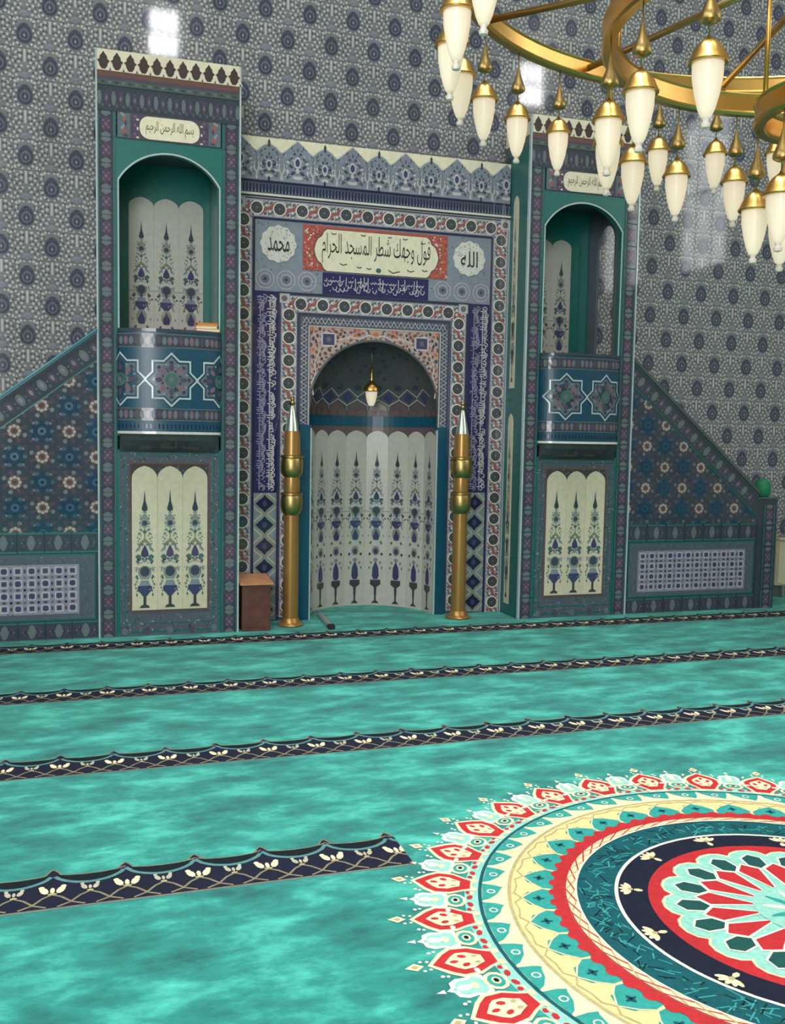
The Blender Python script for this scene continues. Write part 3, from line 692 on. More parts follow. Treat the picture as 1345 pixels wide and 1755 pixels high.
for s in (-1, 1):
    pb.poly([(s * x, y) for x, y in ((.345, 2.185), (.435, 2.185), (.452, 2.205), (.452, 2.275), (.435, 2.295), (.345, 2.295), (.328, 2.275), (.328, 2.205))], 'pale', 2)
    pb.rect(s * .39 - .047, s * .39 + .047, 2.197, 2.283, 'indigo', 3); pb.ell(s * .39, 2.24, .022, .022, 'mauve', 4, n=8)
    pb.line([(s * .46, 2.16), (s * .50, 2.06), (s * .49, 1.97), (s * .525, 1.90), (s * .51, 1.80)], .010, 'pale', 2)
    pb.line([(s * .31, 2.24), (s * .22, 2.27), (s * .13, 2.255), (s * .06, 2.29), (0, 2.27)], .010, 'pale', 2)
    pb.ell(s * .515, 2.10, .012, .016, 'indigo', 3, n=8); pb.ell(s * .515, 2.24, .012, .014, 'indigo', 3, n=8)
for i in range(60):
    u, v = g.uniform(.02, .52), g.uniform(1.7, 2.32); P = [(u, v)]; a = g.uniform(0, 6.28)
    for k in range(5): a += g.uniform(-.9, .9); u += .018 * cos(a); v += .018 * sin(a); P.append((u, v))
    if all(outside(x, y, .012) and 0 < x < .535 and 1.66 < y < 2.325 for x, y in P):
        for s in (-1, 1): pb.line([(s * x, y) for x, y in P], .006, 'pale', 2)
obj('spandrel', pb.mesh('spandrel'), mih)
pb = PB()
A0, A1 = arch_pts(NR - .002, 32), arch_pts(NR + .014, 32)
for i in range(32): pb.prism([A0[i], A1[i], A1[i + 1], A0[i + 1]], -.01, .008, 'nichedark')
obj('arch_trim', pb.mesh('arch_trim'), mih)
# jambs
for s in (-1, 1):
    pb = PB(); pb.box(min(s * .527, s * .622), max(s * .527, s * .622), 0, 1.565, 0, .030, 'blueteal'); pb.box(s * .530 - .006, s * .530 + .006, 0, 1.54, 0, .036, 'pearl')
    obj('jamb', pb.mesh('jamb'), mih)
# curved niche wall, panel columns, dome
def cyl(u, v, h): t = u / NR; r = NR - h; return (r * sin(t), r * cos(t), v)
pb = PB(cyl); pb.grid(-pi / 2 * NR, pi / 2 * NR, 0, NZ, 'nichedark', 0, 36, 6)
nw = obj('niche_wall', pb.mesh('niche_wall', True), mih)
CW = 1.668 / 9
def niche_col():
    pb = PB(lambda u, v, h: (u, -h, v)); hw = CW / 2 - .0006
    pb.poly(scallop_col(0, .006, 1.530, hw, .065), 'shadedwhite', 1)
    pb.push(0, .60, 0, .92, .855)                       # upper cypress
    for fn in (0,):
        cyp(pb)
    pb.pop()
    pb.rect(-hw, hw, .83, .836, 'sage', 2)
    for q in (-1, 1):
        pb.ell(q * .060, .795, .012, .010, 'w_navy', 2, .6, 6); pb.ell(q * .078, .77, .008, .008, 'darkbrown', 2, 0, 6); pb.ell(q * .040, .745, .012, .008, 'olive', 2, R(30 * q), 6)
        pb.ell(q * .05, .70, .008, .020, 'sage', 2, R(25 * q), 6); pb.ell(q * .045, .56, .010, .016, 'fern', 2, R(25 * q), 6); pb.ell(q * .052, .46, .012, .014, 'w_navy', 2, 0, 6)
        pb.ell(q * .04, .385, .010, .016, 'olive', 2, R(-25 * q), 6); pb.ell(q * .055, .34, .006, .014, 'fern', 2, 0, 6); pb.ell(q * .066, .62, .006, .012, 'steel', 2, 0, 6)
    pb.ell(0, .80, .010, .020, 'w_navy', 3, n=8); pb.poly([(0, .68), (.026, .62), (.022, .585), (-.022, .585), (-.026, .62)], 'indigo', 3); pb.ell(0, .635, .040, .058, 'sage', 2, n=10)
    pb.ell(0, .49, .034, .044, 'sage', 2, n=10); pb.ell(0, .485, .020, .026, 'w_navy', 3, n=8); pb.ell(0, .41, .020, .018, 'steel', 2, n=8)
    pb.poly([(0, .40), (.026, .34), (.030, .27), (.018, .24), (-.018, .24), (-.030, .27), (-.026, .34)], 'indigo', 3)
    pb.poly([(-.010, .10), (.010, .10), (.012, .17), (.046, .195), (.044, .235), (-.044, .235), (-.046, .195), (-.012, .17)], 'charcoal', 3); pb.rect(-.008, .008, .05, .10, 'charcoal', 3); pb.poly([(-.034, .028), (.034, .028), (.012, .052), (-.012, .052)], 'charcoal', 3)
    return pb
def cyp(pb): cypress(pb, 0, 0, 1.0, 2)
NCM = niche_col().mesh('panel_column')
for k in range(-4, 5):
    t = k * CW / NR; r_ = NR * cos(CW / NR / 2) - .001
    obj('panel_column', NCM, nw, (r_ * sin(t), r_ * cos(t), 0), (0, 0, -t))
pb = PB(cyl)
pb.grid(-pi / 2 * NR, pi / 2 * NR, 1.565, 1.650, 'blueteal', 6, 36, 1)
pb.grid(-pi / 2 * NR, pi / 2 * NR, 1.505, 1.565, 'nichebrown', 1, 36, 1)
n = 9
for k in range(-n, n):
    u = (k + .5) * pi / 2 * NR / n; hw = pi / 4 * NR / n
    pb.poly([(u - hw * .8, 1.655), (u + hw * .8, 1.655), (u + hw * .8, NZ), (u - hw * .8, NZ)], 'nichebrown', 6)
obj('cornice_band', pb.mesh('cornice_band'), nw)
def dom(u, v, h): r = NR - h; return (r * sin(u) * cos(v), r * cos(u) * cos(v), NZ + r * sin(v))
pb = PB(dom); pb.grid(-pi / 2, pi / 2, 0, pi / 2 - .001, 'nichedark', 0, 36, 18)
dm = obj('niche_dome', pb.mesh('niche_dome', True), mih)
pb = PB(dom); n = 9; hw = pi / 2 / n
for k in range(-n // 2 + 0, n // 2 + 2):
    u = k * 2 * hw
    if u - hw < -pi / 2 + .1 or u + hw > pi / 2 - .1: continue
    pb.poly([(u - hw * .82, 0), (u + hw * .82, 0), (u + hw * .82, .05), (u, .15), (u - hw * .82, .05)], 'nichebrown', 5)
    pb.line([(u - hw, .07), (u, .17), (u + hw, .07)], .018, 'nicheline', 6)
    pb.line([(u - hw, .07), (u - hw, 0)], .010, 'nicheline', 6)
    pb.line([(u, .17), (u - hw * .0, .21)], .012, 'nicheline', 6)
    pb.line([(u, .21), (u + hw, .34), (u + 2 * hw, .21)], .016, 'nicheline', 6)
    pb.poly([(u + hw, .11), (u + hw * 1.55, .20), (u + hw, .29), (u + hw * .45, .20)], 'indigo', 5)
    pb.line([(u + hw, .34), (u, .46), (u - hw, .34)], .010, 'slate', 5)
    pb.ell(u, .36, hw * .4, .05, 'darkslate', 5, n=8)
for i in range(70):
    u, v = rr.uniform(-1.2, 1.2), rr.uniform(.5, 1.2); pb.ell(u, v, .03 / max(.2, cos(v)), .03, rr.choice(['slate', 'darkslate', 'sagedeep', 'indigo']), 4 + i % 3, 0, 6)
obj('dome_tracery', pb.mesh('dome_tracery'), dm)['kind'] = 'stuff'

# ------------------------------------------------------------------ pulpits
WP = {}
def wall_plate(name, u0, u1, v0, v1, m, parent, draw=None, h=.006, hb=0, smooth=False):
    pb = PB(); pb.box(u0, u1, v0, v1, hb, h, m); pb.mp = lambda u, v, hh: (u, -h - hh, v)
    if draw: draw(pb)
    return obj(name, pb.mesh(name), parent)
PXH = .5                 # half width
def cyp_panel(name, parent, loc, nv=3, ht=1.045, tall=False):
    for k in range(nv):
        key = ('col', ht)
        if key not in WP:
            pb = PB(); hw = .0895
            pb.prism(scallop_col(0, 0, ht, hw - .0006, .085), 0, .006, 'shadedcream'); pb.mp = lambda u, v, h: (u, -.006 - h, v)
            if ht < 1.2: cypress(pb, 0, .005, .985, 2)
            else:
                cypress(pb, 0, ht - 1.0 - .05, 1.0, 2)
                for q in (-1, 1):
                    pb.ell(q * .06, ht - 1.12, .014, .012, 'w_navy', 2, 0, 6); pb.ell(q * .03, ht - 1.20, .014, .018, 'pink', 2, .4, 6)
            WP[key] = pb.mesh('panel_column')
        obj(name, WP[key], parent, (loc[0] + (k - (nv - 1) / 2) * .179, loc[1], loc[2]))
def stair_line(x, side): return None
def pulpit(xc, zs, side, label, stars, slope, xend, newel):
    """side -1: stair to the left, +1: stair to the right"""
    root = tag(empty('pulpit', (xc, 0, 0)), label, 'pulpit')
    Z = lambda z: z * zs
    b0, b1 = -.365, .365
    dep = WY
    # pilasters
    for s in (-1, 1):
        d = .36 if s == -side else .09
        pb = PB(); pb.box(min(s * .365, s * PXH), max(s * .365, s * PXH), 0, Z(3.87), -d, 0, 'teal')
        pil = obj('pilaster', pb.mesh('pilaster'), root)
        n = int(Z(3.87) / .175)
        for k in range(n): obj('tile', ST, pil, (s * .4325, 0, .0875 + k * Z(3.87) / n))
        pb = PB(); pb.box(s * (PXH - .005) - .006, s * (PXH - .005) + .006, 0, Z(4.1), -.02, .012, 'pearl'); obj('edge_trim', pb.mesh('edge_trim'), root)
    # header
    def hd(pb):
        for k in range(-10, 11):
            u = k * .0475; pb.ell(u, Z(3.78), .016, .05, 'pmauve' if k % 2 else 'psage', 1, 0, 8); pb.ell(u + .02, Z(3.83), .010, .014, 'w_navy', 1, 0, 6); pb.ell(u + .02, Z(3.73), .010, .014, 'w_dark', 1, 0, 6); pb.ell(u, Z(3.78), .007, .018, 'dusk', 2, 0, 6)
    wall_plate('header_band', -PXH + .012, PXH - .012, Z(3.695), Z(3.865), 'darkslate', root, hd, .008, -.5)
    def h2(pb):
        pb.rect(-PXH + .012, PXH - .012, Z(3.925), Z(3.960), 'brown', 1); pb.rect(-PXH + .012, PXH - .012, Z(3.905), Z(3.925), 'pmauve', 1)
        for k in range(-10, 11): pb.ell(k * .045, Z(3.885), .014, .009, 'psage' if k % 2 else 'charcoal', 1, 0, 8)
    wall_plate('cornice', -PXH + .012, PXH - .012, Z(3.865), Z(3.960), 'sagedeep', root, h2, .014, -.5)
    fr = wall_plate('frieze', -PXH + .012, PXH - .012, Z(3.960), Z(4.10), 'cream', root, None, .018, -.5)
    key = 'trefoil'
    if key not in WP:
        pb = PB(); pb.prism([(-.012, .006), (.012, .006), (.026, .026), (.030, .046), (.042, .060), (.026, .072), (.024, .090), (.012, .104), (0, .124), (-.012, .104), (-.024, .090), (-.026, .072), (-.042, .060), (-.030, .046), (-.026, .026)], 0, .003, 'darkbrown')
        pb.mp = lambda u, v, h: (u, -.003 - h, v); pb.ell(0, .056, .012, .018, 'charcoal', 1, n=8); pb.poly([(.028, 0), (.0447, .040), (.062, 0)], 'white', 0); pb.poly([(.037, 0), (.0447, .020), (.053, 0)], 'brown', 1)
        WP[key] = pb.mesh('trefoil')
    for k in range(11): obj('trefoil', WP[key], fr, (-.447 + .0895 * k + (0 if k else 0), -.018, Z(3.962)))
    # plaque
    def pl(pb):
        for s in (-1, 1):
            pb.rect(min(s * .27, s * .355), max(s * .27, s * .355), Z(3.527), Z(3.69), 'pline', 1)
            for k in range(6): pb.ell(s * (.30 + .01 * (k % 3)), Z(3.54 + .028 * k), .022, .010, ('pmauve', 'red', 'w_lav')[k % 3], 2, .5 * k, 6)
            for k in range(8): pb.ell(s * (.22 + .018 * (k % 3)), Z(3.535 + .02 * k), .012, .008, ('pale', 'ppink', 'w_navy')[k % 3], 2, .5 * k, 6)
        q = []
        for i in range(24):
            a = 2 * pi * i / 24; q.append(((.135 if cos(a) > 0 else -.135) + .072 * cos(a), Z(3.608) + .078 * (abs(sin(a)) ** .8) * (1 if sin(a) > 0 else -1)))
        pb.poly(q, 'cream', 3)
    pq = wall_plate('text_plaque', -.357, .357, Z(3.522), Z(3.695), 'pmauve', root, pl, .008, -.05)
    pq['label'] = 'small cream cartouche with Arabic script'
    lettering('lettering', 'بسم الله الرحمن الرحيم', .33, .10, 'brown', pq, 0, Z(3.608), -.0115, .003)
    # teal arch panel
    rise, hw = .205, .352; zsp = Z(3.24); rad = (hw * hw + rise * rise) / (2 * rise); zc = zsp + rise - rad
    a0 = math.asin(hw / rad)
    A = [(rad * sin(a0 - 2 * a0 * i / 24), zc + rad * cos(a0 - 2 * a0 * i / 24)) for i in range(25)]
    pb = PB()
    for i in range(24): pb.prism([A[i], A[i + 1], (A[i + 1][0], Z(3.522)), (A[i][0], Z(3.522))], -.07, 0, 'jade')
    for s in (-1, 1): pb.box(min(s * .352, s * .365), max(s * .352, s * .365), Z(2.2), Z(3.522), -.07, 0, 'jade')
    ap = obj('arch_panel', pb.mesh('arch_panel'), root)
    pb = PB(); pb.line(A, .012, 'pearl', 1); B = [(-hw, Z(2.21)), (-hw, zsp)]; pb.line(B, .010, 'pearl', 1); pb.line([(-x, y) for x, y in B], .010, 'pearl', 1)
    pb.L = .004
    obj('arch_trim', pb.mesh('arch_trim'), ap)
    # inside: cheeks, ceiling, floor, back board
    zi = Z(1.52)
    pb = PB(lambda u, v, h: (-side * (.365 - h), .07 - 0 + u, v)); pb.box(0, dep - .09, zi, Z(3.5), 0, .02, 'jade'); obj('cheek', pb.mesh('cheek'), root)
    # cheek on the stair side, with an arched way through
    wy0, wy1, wr = .035, .315, .14
    pb = PB(lambda u, v, h: (side * (.365 - h), .07 + u, v))
    D = dep - .09; cu = (wy0 + wy1) / 2; zs2 = Z(3.20)
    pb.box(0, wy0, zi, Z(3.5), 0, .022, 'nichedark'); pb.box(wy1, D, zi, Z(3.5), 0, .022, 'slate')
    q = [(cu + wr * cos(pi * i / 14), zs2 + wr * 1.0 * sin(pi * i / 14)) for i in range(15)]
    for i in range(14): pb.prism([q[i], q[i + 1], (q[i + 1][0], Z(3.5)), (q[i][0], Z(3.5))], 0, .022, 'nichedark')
    obj('cheek', pb.mesh('cheek'), root)
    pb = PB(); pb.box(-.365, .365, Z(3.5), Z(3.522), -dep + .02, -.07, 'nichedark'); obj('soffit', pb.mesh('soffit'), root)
    pb = PB(); pb.box(-.365, .365, zi - .06, zi, -dep + .01, 0, 'jade'); obj('landing', pb.mesh('landing'), root)
    pb = PB(); pb.box(-.365, .365, zi, Z(3.5), -dep + .001, -dep + .012, 'jade'); bb = obj('back_board', pb.mesh('back_board'), root)
    bx = .02 if side < 0 else -.105
    for k in range(3): obj('panel_column', NCM, bb, (bx + (k - 1) * .1853, dep - .013, Z(3.255) - 1.53))
    # parapet balcony
    a_, b_ = .365, .13
    tab = [(0, 0, 0)]; N = 200; s_ = 0; px, py = 0, b_
    pts = []
    for i in range(1, N + 1):
        t = pi / 2 * i / N; x, y = a_ * sin(t), b_ * cos(t); s_ += math.hypot(x - px, y - py); px, py = x, y; pts.append((s_, x, y))
    def ellmap(u, v, h):
        au = abs(u); lo = (0, 0, b_)
        for p in pts:
            if p[0] >= au: break
            lo = p
        f = (au - lo[0]) / max(1e-9, p[0] - lo[0]); f = min(1, f)
        x = lo[1] + f * (p[1] - lo[1]); y = lo[2] + f * (p[2] - lo[2])
        nx, ny = x / a_ ** 2, y / b_ ** 2; l = math.hypot(nx, ny) or 1
        return (math.copysign(x + nx / l * h, u), -(y + ny / l * h), v)
    S = pts[-1][0]
    pb = PB(); q = [(a_ * sin(-pi / 2 + pi * i / 32), -b_ * cos(-pi / 2 + pi * i / 32)) for i in range(33)]
    pb.mp = lambda u, v, h: (u, v, h)
    pb.prism(q[::-1] + [(-a_, .02), (a_, .02)], Z(1.49), Z(2.195), 'balblue')
    bal = obj('balcony', pb.mesh('balcony'), root)
    pb = PB(ellmap)
    pb.grid(-S, S, Z(1.50), Z(2.19), 'balblue', 1, 40, 3)
    for (z0, z1) in ((2.085, 2.170), (1.575, 1.650)):
        pb.grid(-S, S, Z(z0), Z(z1), 'darkslate', 3, 40, 1)
        k = 0; u = -S + .02
        while u < S - .02:
            pb.ell(u, Z((z0 + z1) / 2), .016, .030, ('pmauve', 'psage', 'ppink', 'dusk')[k % 4], 5, 0, 8); pb.ell(u + .019, Z((z0 + z1) / 2), .007, .022, 'w_navy', 5, 0, 6); u += .038; k += 1
        pb.grid(-S, S, Z(z0) - .006, Z(z0), 'pline', 4, 40, 1); pb.grid(-S, S, Z(z1), Z(z1) + .006, 'pline', 4, 40, 1)
    zc_ = Z(1.857)
    cl = [(1, 0, S), (-1, 0, S)]
    pb.clip = cl
    for st in stars:
        pb.push(st, zc_)
        sp = star8(.184)
        pb.poly(star8(.158), 'dusk', 4)
        for k in range(8):
            pb.push(0, 0, k * pi / 4); pb.ell(.085, 0, .026, .017, 'ppink' if k % 2 else 'pmauve', 5, 0, 8); pb.ell(.122, 0, .012, .016, 'darkslate', 5, 0, 6); pb.ell(.106, .036, .010, .008, 'w_lav', 5, .5, 6); pb.ell(.060, .024, .010, .008, 'darkbrown', 6, .5, 6); pb.pop()
        pb.ell(0, 0, .046, .050, 'fern', 6, n=10); pb.ell(0, 0, .020, .022, 'dusk', 7, n=8)
        pb.line(sp, .012, 'pearl', 8, True)
        pb.pop()
    pb.clip = []
    for k in range(-14, 15):
        u = k * S / 14.5; pb.rect(u - .004, u + .004, Z(1.512), Z(1.545), 'deepnavy', 3); 
    obj('balcony_tiles', pb.mesh('balcony_tiles'), bal)
    pb = PB(lambda u, v, h: (u, v, h)); pb.prism([(x * 1.0, y * 1.06 - .004) for x, y in q[::-1]] + [(-a_, .02), (a_, .02)], Z(1.474), Z(1.492), 'white'); obj('ledge', pb.mesh('ledge'), bal)
    pb = PB(lambda u, v, h: (u, v, h)); pb.prism([(x * 1.0, y * 1.06) for x, y in q[::-1]] + [(-a_, .02), (a_, .02)], Z(2.190), Z(2.212), 'darkslate'); obj('coping', pb.mesh('coping'), bal)
    # corbel under the balcony
    V, F = [], []
    for (sc, z) in ((.97, 1.474), (.85, 1.43), (.55, 1.385), (.12, 1.345)):
        for x, y in q: V.append((x * (.965 + .0 * sc), y * sc - .002, Z(z)))
    for j in range(3):
        for i in range(32): F.append((j * 33 + i, j * 33 + i + 1, (j + 1) * 33 + i + 1, (j + 1) * 33 + i))
    me = bpy.data.meshes.new('corbel'); me.from_pydata(V, [], F); me.materials.append(MATS['charcoal']); obj('corbel', me, root)
    # lower front
    def lf(pb):
        g = random.Random(int(xc * 10) + 5)
        pb.frame(-.362, .362, .03, Z(1.345), .012, 'teal', 1); pb.frame(-.318, .318, .095, Z(1.315), .008, 'teal', 1); pb.frame(-.308, .308, .105, Z(1.305), .004, 'pline', 1)
        for i in range(900):
            u, v = g.uniform(-.355, .355), g.uniform(.03, Z(1.34))
            if -.285 < u < .285 and .16 < v < Z(1.27): continue
            pb.ell(u, v, g.uniform(.005, .011), g.uniform(.004, .008), g.choice(['psage', 'darkslate', 'dusk', 'sage', 'pmauve', 'psage']), 2, g.uniform(0, 3), 5)
        for k in range(5): pb.ell(-.32 + .16 * k, .045, .022, .030, 'pmauve' if k % 2 else 'dusk', 3, 0, 8)
        pb.frame(-.285, .285, Z(.178), Z(1.268), .010, 'brown', 3)
        pb.rect(-.275, .275, Z(1.14), Z(1.258), 'charcoal', 3)
        for k in range(40): pb.ell(g.uniform(-.27, .27), g.uniform(Z(1.15), Z(1.255)), .008, .006, g.choice(['psage', 'brown', 'pline', 'ppink']), 4, g.uniform(0, 3), 5)
    lo = wall_plate('lower_front', -.365, .365, 0, Z(1.36), 'slate', root, lf, 0, -.5)
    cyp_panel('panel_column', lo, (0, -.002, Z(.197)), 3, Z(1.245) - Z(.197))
    # stair
    xs = side * PXH; L_ = side * (xend - xc)
    zt = Z(2.185)
    def top(u): return zt - (abs(u) - PXH) * slope
    sp = obj('stair_side', None, root) if False else None
    pb = PB()
    xe = xend - xc
    pb.prism([(xs, 0), (xe, 0), (xe, top(xe)), (xs, zt)], -.07, 0, 'darkslate'); ss = obj('stair_side', pb.mesh('stair_side'), root)
    # flower and rosette tiles
    def ftile(kind, pb):
        if kind:
            pb.box(-.0898, .0898, -.0885, .0885, 0, .004, 'dusk')
        return pb
    def ft(kind):
        pb = PB(); m0 = 'darkslate'
        pb.box(-.0896, .0896, -.0880, .0880, -.002, .004, m0); pb.mp = lambda u, v, h: (u, -.004 - h, v)
        ftd(pb, kind); return pb.mesh('tile')
    def ftd(pb, kind, full=True):
        if kind:
            for k in range(12):
                a = k * pi / 6; pb.ell(.060 * cos(a), .060 * sin(a), .024, .013, 'cobalt' if k % 2 else 'blueteal', 1, a, 6)
            pb.ell(0, 0, .058, .058, 'cobalt', 2, n=12); pb.ell(0, 0, .030, .030, 'blueteal', 3, n=8); pb.ell(0, 0, .012, .012, 'deepnavy', 4, n=6)
            for k in range(4):
                a = pi / 4 + k * pi / 2; pb.ell(.098 * cos(a), .098 * sin(a), .016, .014, 'pmauve', 1, a, 6); pb.ell(.078 * cos(a), .078 * sin(a), .008, .012, 'dusk', 3, a, 6)
        else:
            for k in range(8):
                a = pi / 8 + k * pi / 4; pb.ell(.074 * cos(a), .074 * sin(a), .015, .017, 'dusk' if k % 2 else 'pmauve', 1, a, 6); pb.ell(.052 * cos(a), .052 * sin(a), .012, .008, 'brown', 1, a, 6)
            for k in range(8):
                a = k * pi / 4; pb.ell(.034 * cos(a), .034 * sin(a), .013, .014, 'ppale', 2, a, 6)
            pb.ell(0, 0, .022, .022, 'brown', 3, n=8); pb.ell(0, 0, .010, .010, 'charcoal', 4, n=6)
    for kind in (0, 1):
        if ('ft', kind) not in WP: WP[('ft', kind)] = ft(kind)
    z0, tz = .775, .1775
    ia = 0
    fx0 = (-.43 if side < 0 else 4.57) - xc; fz0 = 1.48 if side < 0 else 1.44
    sl = slope * (-1 if side > 0 else 1)
    ang = math.atan(sl)
    for i in range(-8, 10):
        for j in range(-5, 6):
            u, v = fx0 + .18 * i, fz0 + tz * j
            if side < 0 and (u - .09 > xs or u + .09 < xe): continue
            if side > 0 and (u + .09 < xs or u - .09 > xe): continue
            kind = (i + j) % 2
            cor = [(u + a, v + b) for a in (-.09, .09) for b in (-.0885, .0885)]
            lim = lambda p: zt - .165 / cos(ang) - (abs(p[0]) - PXH) * slope
            if all(p[1] > lim(p) for p in cor) or v + .0885 < z0: continue
            ok = all(p[1] < lim(p) for p in cor) and v - .0885 > z0 and abs(u) - .09 > PXH and abs(u) + .09 < abs(xe)
            if ok: obj('tile', WP[('ft', kind)], ss, (u, 0, v)); continue
            pb = PB(); h_ = side
            pb.clip = [(0, -1, -z0), (side * slope, 1, zt - .165 / cos(ang) + PXH * slope), (-side, 0, -PXH), (side, 0, abs(xe))]
            pb.L = .004; pb.push(u, v); pb.rect(-.09, .09, -.0885, .0885, 'darkslate', 1)
            pb.mp = lambda a, b, h: (a, -.004 - h, b); pb.L = .0008
            ftd(pb, kind); pb.pop()
            if pb.F: obj('tile', pb.mesh('tile'), ss)
    # sloping border and rail
    ln = math.hypot(xe - xs, top(xe) - zt)
    pb = PB(lambda u, v, h: (u, -.006 - h, v)); pb.clip = [(-side, 0, -PXH), (side, 0, abs(xe))]
    pb.push(xs, zt, ang if side > 0 else ang + pi, 1, -1 if side > 0 else 1)
    pb.rect(-.2, ln + .2, 0, .165, 'darkslate', 0); pb.rect(-.2, ln + .2, .155, .165, 'teal', 1); pb.rect(-.2, ln + .2, .010, .018, 'pline', 1)
    k = 0; u = 0
    g = random.Random(4)
    while u < ln:
        pb.ell(u, .085, .028, .045, 'psage' if k % 2 == 0 else 'pmauve', 1, 0, 10); pb.ell(u, .085, .012, .022, 'dusk', 2, 0, 8); pb.ell(u + .044, .05, .012, .014, 'w_navy', 1, 0, 6); pb.ell(u + .044, .12, .012, .014, 'sagedeep', 1, 0, 6); pb.ell(u + .044, .085, .007, .008, 'ppink', 2, 0, 6)
        u += .088; k += 1
    pb.pop(); obj('sloping_border', pb.mesh('sloping_border'), ss)
    V = []
    for (u, zz) in ((xs, zt), (xe, top(xe))):
        for (dy, dz) in ((-.025, -.012), (.085, -.012), (.085, .022), (-.025, .022)): V.append((u, dy, zz + dz))
    F = [(0, 1, 2, 3), (7, 6, 5, 4)] + [(i, (i + 1) % 4 + 0, (i + 1) % 4 + 4, i + 4) for i in range(4)]
    me = bpy.data.meshes.new('handrail'); me.from_pydata(V, [], F); me.materials.append(MATS['blueteal' if side < 0 else 'sagedeep']); hr = obj('handrail', me, root)
    if side < 0: 
        me2 = tube('rail_bead', [(xs, -.026, zt + .012), (xe, -.026, top(xe) + .012)], .006, 'railbead'); obj('rail_bead', me2, hr)
    # horizontal bands and lattice panel
    if ('bt', 1) not in WP: WP[('bt', 1)] = band_tile(.175, .15); WP[('bt', 2)] = band_tile(.175, .14)
    n = int(abs(xe - xs) / .175); wv = abs(xe - xs) / n
    for k in range(n):
        obj('band_tile', WP[('bt', 1)], ss, (xs + side * wv * (k + .5), 0, .70)); obj('band_tile', WP[('bt', 2)], ss, (xs + side * wv * (k + .5), 0, .07))
    u0, u1 = sorted((xs, xe)); u0 += .02; u1 -= .02
    def lp(pb):
        g = random.Random(8)
        pb.frame(u0, u1, .148, .618, .008, 'teal', 1); pb.frame(u0 + .014, u1 - .014, .162, .604, .004, 'pline', 1)
        for i in range(int((u1 - u0) * 420)):
            u, v = g.uniform(u0 + .02, u1 - .02), g.uniform(.165, .60)
            if u0 + .09 < u < u1 - .09 and .2 < v < .545: continue
            pb.ell(u, v, g.uniform(.005, .011), g.uniform(.004, .008), g.choice(['psage', 'dusk', 'pline', 'pmauve', 'psage', 'fern']), 1, g.uniform(0, 3), 5)
        nx = int((u1 - u0 - .17) / .0905); ox = (u0 + u1) / 2 - nx * .0905 / 2
        pb.rect(ox, ox + nx * .0905, .192, .192 + 4 * .0885, 'w_lav', 1)
        for i in range(nx):
            for j in range(4):
                cu, cv = ox + (i + .5) * .0905, .192 + (j + .5) * .0885
                pb.ell(cu, cv, .021, .021, 'indigo', 3, 0, 4 if (i + j) % 2 else 8); pb.frame(cu - .028, cu + .028, cv - .028, cv + .028, .007, 'pale', 3)
                if i < nx - 1: pb.ell(cu + .045, cv, .008, .016, 'w_navy', 3, 0, 6)
                if j < 3: pb.ell(cu, cv + .044, .016, .008, 'w_navy', 3, 0, 6)
                if i < nx - 1 and j < 3: pb.ell(cu + .045, cv + .044, .010, .010, 'deepnavy' if (i + j) % 2 else 'pline', 3, 0, 8)
    pb = PB(); pb.box(u0, u1, .146, .62, -.01, .004, 'slate'); pb.mp = lambda u, v, h: (u, -.004 - h, v); lp(pb); obj('lattice_panel', pb.mesh('lattice_panel'), ss)
    # newel
    n0, n1 = xe, xe + side * .205
    pb = PB(); pb.box(min(n0, n1), max(n0, n1), 0, Z(1.005), -.2, .006, 'darkslate'); nl = obj('newel', pb.mesh('newel'), root)
    for k in range(5): obj('tile', WP[('bt', 1)] if False else ST, nl, ((n0 + n1) / 2 + side * .02, -.006, .0875 + k * .19))
    pb = PB(); pb.box(min(n0, n1) - .01, max(n0, n1) + .01, Z(1.005), Z(1.02), -.21, .012, 'sagedeep'); obj('newel_cap', pb.mesh('newel_cap'), nl)
    # steps behind the parapet
    ns_ = 7; rz = zi / (ns_ + 1); rx = abs(xe - xs) / ns_
    for k in range(ns_):
        a = xe - side * rx * k; b = xe - side * rx * (k + 1)
        pb = PB(); pb.box(min(a, b), max(a, b), 0, rz * (k + 1), -dep + .01, -.07, 'jade'); obj('step', pb.mesh('step'), root)
    return root
PL = pulpit(.62, 1.0, -1, 'tiled pulpit with three linked stars on its balcony and a turquoise handrail', [-.36, 0, .36], .766, -1.5, True)
PR = pulpit(3.912, .985, 1, 'tiled pulpit with two linked stars on its balcony and a green-topped stair post', [-.18, .18], .85, 5.72, True)

# side face of the right pulpit: two tall narrow cypress panels
for (za, zb) in ((1.90, 3.46), (.10, 1.69)):
    pb = PB(lambda u, v, h: (-PXH - h, u, v)); cu = .225; hw = .045
    prof = scallop_col(cu, za, zb, hw, .09)
    pb.prism(prof, 0, .006, 'shadedcream'); pb.mp = lambda u, v, h: (-PXH - .006 - h, u, v)
    pb.push(cu, za, 0, .5, (zb - za) / .98)
    for q in (0,): cypress(pb, 0, .02, 1.0, 2)
    pb.pop(); o = obj('side_panel', pb.mesh('side_panel'), PR); o['label'] = 'narrow cream panel with slender cypress'
# green turban-shaped finial on the newel post
me = lathe('finial', [(.03, 0), (.055, .005), (.066, .03), (.070, .07), (.064, .11), (.05, .14), (.025, .158), (.004, .164)], 'greencloth', 20)
o = obj('finial', me, PR, (5.83 - 3.912, .08, 1.003)); o['label'] = 'green rounded finial'

